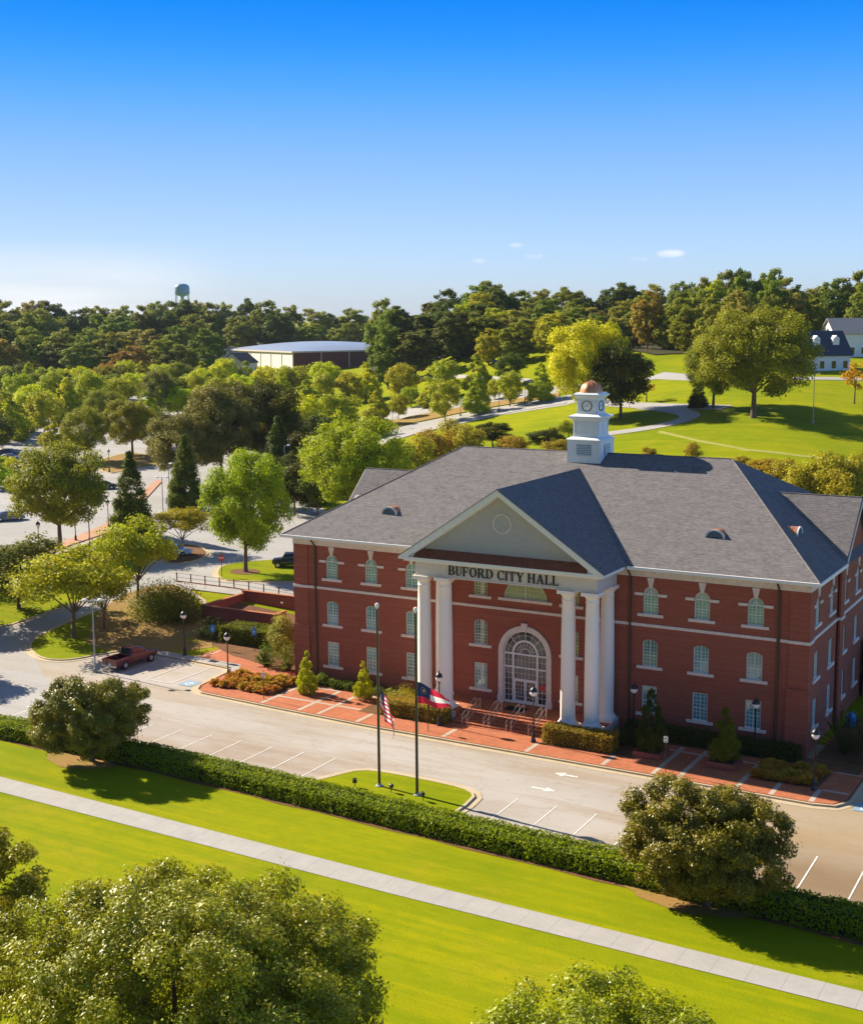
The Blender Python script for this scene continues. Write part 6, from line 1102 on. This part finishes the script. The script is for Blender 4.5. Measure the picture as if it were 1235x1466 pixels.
for i,(x,y,h,w,k) in enumerate(TREES):
    if i in special: continue
    t,s=tr_(x,y)
    if k=='golden': g=('behind the right end of the hall roof' if s>.15 else 'behind the left part of the hall roof')
    elif s<-.13: g=('in far rows of left car park' if t>400 else 'in middle rows of left car park' if t>300 else 'in near rows of left car park')
    elif s<-.06: g='in belt between car park and hall'
    elif s<.1 and t>285: g=('on the far side of the avenue' if t>345 else 'along the avenue')
    elif s<.1: g='just behind the hall roof'
    else: g='on the hillside lawn'
    order.setdefault((k,g),[]).append((s,i))
lbl=dict(special)
for (k,g),l in order.items():
    l.sort(); 
    for n,(s,i) in enumerate(l): lbl[i]=KIND[k][2]+' '+g+(', '+ordn[n]+' from left' if len(l)>1 else '')
for i,(x,y,h,w,k) in enumerate(TREES):
    sh,nm,_=KIND[k]; t,s=tr_(x,y)
    if k=='dark' and t>200 and i not in(13,): sh='round'
    if i==13: sh='big'
    if k in('street','yellow','darkst') and i%5 in(1,3): sh='pyra'
    if k=='yellow' and h>15: sh='big'
    w=w*(1.12 if s<-.1 and t>280 else 1.08); tree(x,y,h,w,sh,k,lbl[i],'shrub' if k=='golden' else 'tree',('golden shrubs behind the hall' if k=='golden' else 'car park and avenue trees' if i>13 else None),nm,i%2)
FK={'oak':'green oak','darkoak':'dark green oak','oliveoak':'olive green oak','paleoak':'pale green oak','brownoak':'brownish oak','yelloak':'yellow green oak','pine':'tall dark pine','redoak':'red autumn tree','dark2':'dark green tree'}
od={}
for i,(x,y,h,w,k) in enumerate(FOREST):
    t,s=tr_(x,y); sec='left of water tower' if s<-.187 else 'right of water tower' if s<-.14 else 'behind sports hall' if s<-.055 else 'right of sports hall' if s<.03 else 'above clock cupola' if s<.17 else 'above hillside lawn'
    dd='skyline row' if t>(595 if s<-.055 else 450) else 'front edge' if t<(520 if s<-.055 else 405) else 'middle row'
    od.setdefault((k,sec,dd),[]).append((s,i))
fl={}
for (k,sec,dd),l in od.items():
    l.sort()
    for n,(s,i) in enumerate(l): fl[i]=FK[k]+' in forest '+sec+', '+dd+(', '+ordn[n]+' from left' if len(l)>1 else '')
for i,(x,y,h,w,k) in enumerate(FOREST):
    tree(x,y,h,max(w,h*.55),'pine' if k=='pine' else 'forest',k,fl[i],'tree','forest trees on the skyline','pine_tree' if k=='pine' else 'forest_tree',i%3)
# ================================================================== LIGHT, SKY, CAMERA
EL=R_(31.5); AZ_=R_(5.5); sd=Vector((-math.cos(AZ_)*math.cos(EL),math.sin(AZ_)*math.cos(EL),math.sin(EL)))
l=bpy.data.lights.new('sun','SUN'); l.energy=5.0; l.angle=R_(.5); l.color=(1,.9,.74); o=bpy.data.objects.new('sun',l); COL.objects.link(o); o.rotation_euler=sd.to_track_quat('Z','Y').to_euler()
w=bpy.data.worlds.new('World'); SC.world=w; w.use_nodes=True; n=w.node_tree.nodes; lk=w.node_tree.links
sk=n.new('ShaderNodeTexSky'); sk.sky_type='NISHITA'; sk.sun_disc=False; sk.sun_elevation=EL; sk.sun_rotation=math.atan2(sd.x,sd.y); sk.altitude=100; sk.air_density=1.0; sk.dust_density=.6; sk.ozone_density=3.0
sp0=n.new('ShaderNodeTexCoord'); sx0=n.new('ShaderNodeSeparateXYZ'); lk.new(sp0.outputs['Generated'],sx0.inputs[0])
cr=n.new('ShaderNodeValToRGB'); cr.color_ramp.interpolation='B_SPLINE'
st=[(.0,(.53,.64,.98)),(.029,(.53,.65,.98)),(.08,(.46,.56,.86)),(.13,(.35,.53,.82)),(.178,(.09,.46,.85)),(.223,(.0,.34,.90)),(.30,(.0,.36,.92)),(.5,(.8,.8,.8))]
while len(cr.color_ramp.elements)<len(st): cr.color_ramp.elements.new(.5)
for e,(p_,c_) in zip(cr.color_ramp.elements,st): e.position=p_; e.color=(*c_,1)
for e,(p_,c_) in zip(cr.color_ramp.elements,st): e.position=p_; e.color=(*c_,1)
lk.new(sx0.outputs[2],cr.inputs[0])
dr=n.new('ShaderNodeVectorMath'); dr.operation='DOT_PRODUCT'; lk.new(sp0.outputs['Generated'],dr.inputs[0]); dr.inputs[1].default_value=(.8678,.4969,0)
ma=n.new('ShaderNodeMath'); ma.operation='MULTIPLY_ADD'; lk.new(dr.outputs['Value'],ma.inputs[0]); ma.inputs[1].default_value=.775; ma.inputs[2].default_value=1.225
vm=n.new('ShaderNodeVectorMath'); vm.operation='MULTIPLY'; lk.new(sk.outputs[0],vm.inputs[0]); lk.new(cr.outputs[0],vm.inputs[1])
hs=n.new('ShaderNodeVectorMath'); hs.operation='SCALE'; lk.new(vm.outputs[0],hs.inputs[0]); lk.new(ma.outputs[0],hs.inputs['Scale'])
# thin cirrus low on the left, one or two wisps to the right
tc=n.new('ShaderNodeTexCoord'); mp=n.new('ShaderNodeMapping'); mp.inputs['Scale'].default_value=(1.2,1.2,9); lk.new(tc.outputs['Generated'],mp.inputs[0]); nz=n.new('ShaderNodeTexNoise'); nz.inputs['Scale'].default_value=2.6; nz.inputs['Detail'].default_value=7; nz.inputs['Roughness'].default_value=.55; lk.new(mp.outputs[0],nz.inputs[0])
def mr(src,a,b,c=0,d=1):
    r=n.new('ShaderNodeMapRange'); r.interpolation_type='SMOOTHSTEP'; r.inputs[1].default_value=a; r.inputs[2].default_value=b; r.inputs[3].default_value=c; r.inputs[4].default_value=d; lk.new(src,r.inputs[0]); return r.outputs[0]
def mul(a,b): q=n.new('ShaderNodeMath'); q.operation='MULTIPLY'; lk.new(a,q.inputs[0]); lk.new(b,q.inputs[1]); return q.outputs[0]
sp=n.new('ShaderNodeSeparateXYZ'); lk.new(tc.outputs['Generated'],sp.inputs[0])
dt=n.new('ShaderNodeVectorMath'); dt.operation='DOT_PRODUCT'; lk.new(tc.outputs['Generated'],dt.inputs[0]); dt.inputs[1].default_value=(-.80,.60,.03)
msk=mul(mul(mr(dt.outputs['Value'],.962,.997),mr(sp.outputs[2],.062,.02)),mr(nz.outputs['Fac'],.25,.62))
def dirn(u,v):
    d=Vector(CAMF)+Vector(CAMR)*((u-617.5)/1871.4)-Vector(CAMU)*((v-733)/1871.4); return d.normalized()
acc=msk
nz2=n.new('ShaderNodeTexNoise'); nz2.inputs['Scale'].default_value=60; nz2.inputs['Detail'].default_value=6; lk.new(tc.outputs['Generated'],nz2.inputs[0])
for (cu,cv,wu,wv,st_) in ((960,363,24,7,.8),(765,367,16,5,.45),(738,351,12,4,.45),(688,373,14,4,.4),(912,371,18,4,.35)):
    c=dirn(cu,cv); tg=Vector((c.y,-c.x,0)).normalized()
    a=n.new('ShaderNodeVectorMath'); a.operation='DOT_PRODUCT'; lk.new(tc.outputs['Generated'],a.inputs[0]); a.inputs[1].default_value=tg
    b=n.new('ShaderNodeMath'); b.operation='SUBTRACT'; lk.new(sp.outputs[2],b.inputs[0]); b.inputs[1].default_value=c.z
    def sqr(x,w_):
        q=n.new('ShaderNodeMath'); q.operation='DIVIDE'; lk.new(x,q.inputs[0]); q.inputs[1].default_value=w_; r=n.new('ShaderNodeMath'); r.operation='POWER'; r.inputs[1].default_value=2; lk.new(q.outputs[0],r.inputs[0]); return r.outputs[0]
    e=n.new('ShaderNodeMath'); e.operation='ADD'; lk.new(sqr(a.outputs['Value'],wu/1871.4),e.inputs[0]); lk.new(sqr(b.outputs[0],wv/1871.4),e.inputs[1])
    fr=n.new('ShaderNodeVectorMath'); fr.operation='DOT_PRODUCT'; lk.new(tc.outputs['Generated'],fr.inputs[0]); fr.inputs[1].default_value=c
    m_=mul(mul(mr(e.outputs[0],1.0,0.0,0,st_),mr(nz2.outputs['Fac'],.3,.6)),mr(fr.outputs['Value'],.5,.6))
    s_=n.new('ShaderNodeMath'); s_.operation='MAXIMUM'; lk.new(acc,s_.inputs[0]); lk.new(m_,s_.inputs[1]); acc=s_.outputs[0]
msk=acc
mx=n.new('ShaderNodeMix'); mx.data_type='RGBA'; lk.new(msk,mx.inputs[0]); lk.new(hs.outputs[0],mx.inputs[6]); mx.inputs[7].default_value=(6.6,6.8,7.0,1)
bg=n['Background']; lk.new(mx.outputs[2],bg.inputs[0]); bg.inputs[1].default_value=.065
hz=MB(); hz.box(-6300,6300,-6300,6300,-1.5,80); ho=hz.build('haze',None) if False else None
me=bpy.data.meshes.new('haze'); me.from_pydata(hz.v,[],hz.f); ho=link('haze',me); tag(ho,kind='stuff')
hm=bpy.data.materials.new('haze'); hm.use_nodes=True; hn=hm.node_tree.nodes; hn.remove(hn['Principled BSDF']); pv=hn.new('ShaderNodeVolumePrincipled'); pv.inputs['Color'].default_value=(.62,.72,.86,1); pv.inputs['Density'].default_value=.00004; pv.inputs['Anisotropy'].default_value=.2
hm.node_tree.links.new(pv.outputs[0],hn['Material Output'].inputs['Volume']); me.materials.append(hm)
cam=bpy.data.cameras.new('camera'); co=bpy.data.objects.new('camera',cam); COL.objects.link(co); SC.camera=co
F=Vector(CAMF); Rr=Vector(CAMR); U=Vector(CAMU); mt=Matrix((Rr,U,-F)).transposed().to_4x4(); mt.translation=Vector((CX,CY,CZ)); co.matrix_world=mt
cam.sensor_fit='VERTICAL'; cam.sensor_height=24; cam.lens=24/2/(733/1871.42); cam.clip_end=20000; cam.clip_start=.5
SC.view_settings.view_transform='Standard'; SC.view_settings.look='None'; SC.view_settings.exposure=1.18; SC.view_settings.gamma=1; SC.view_settings.use_curve_mapping=False
bpy.context.view_layer.update()
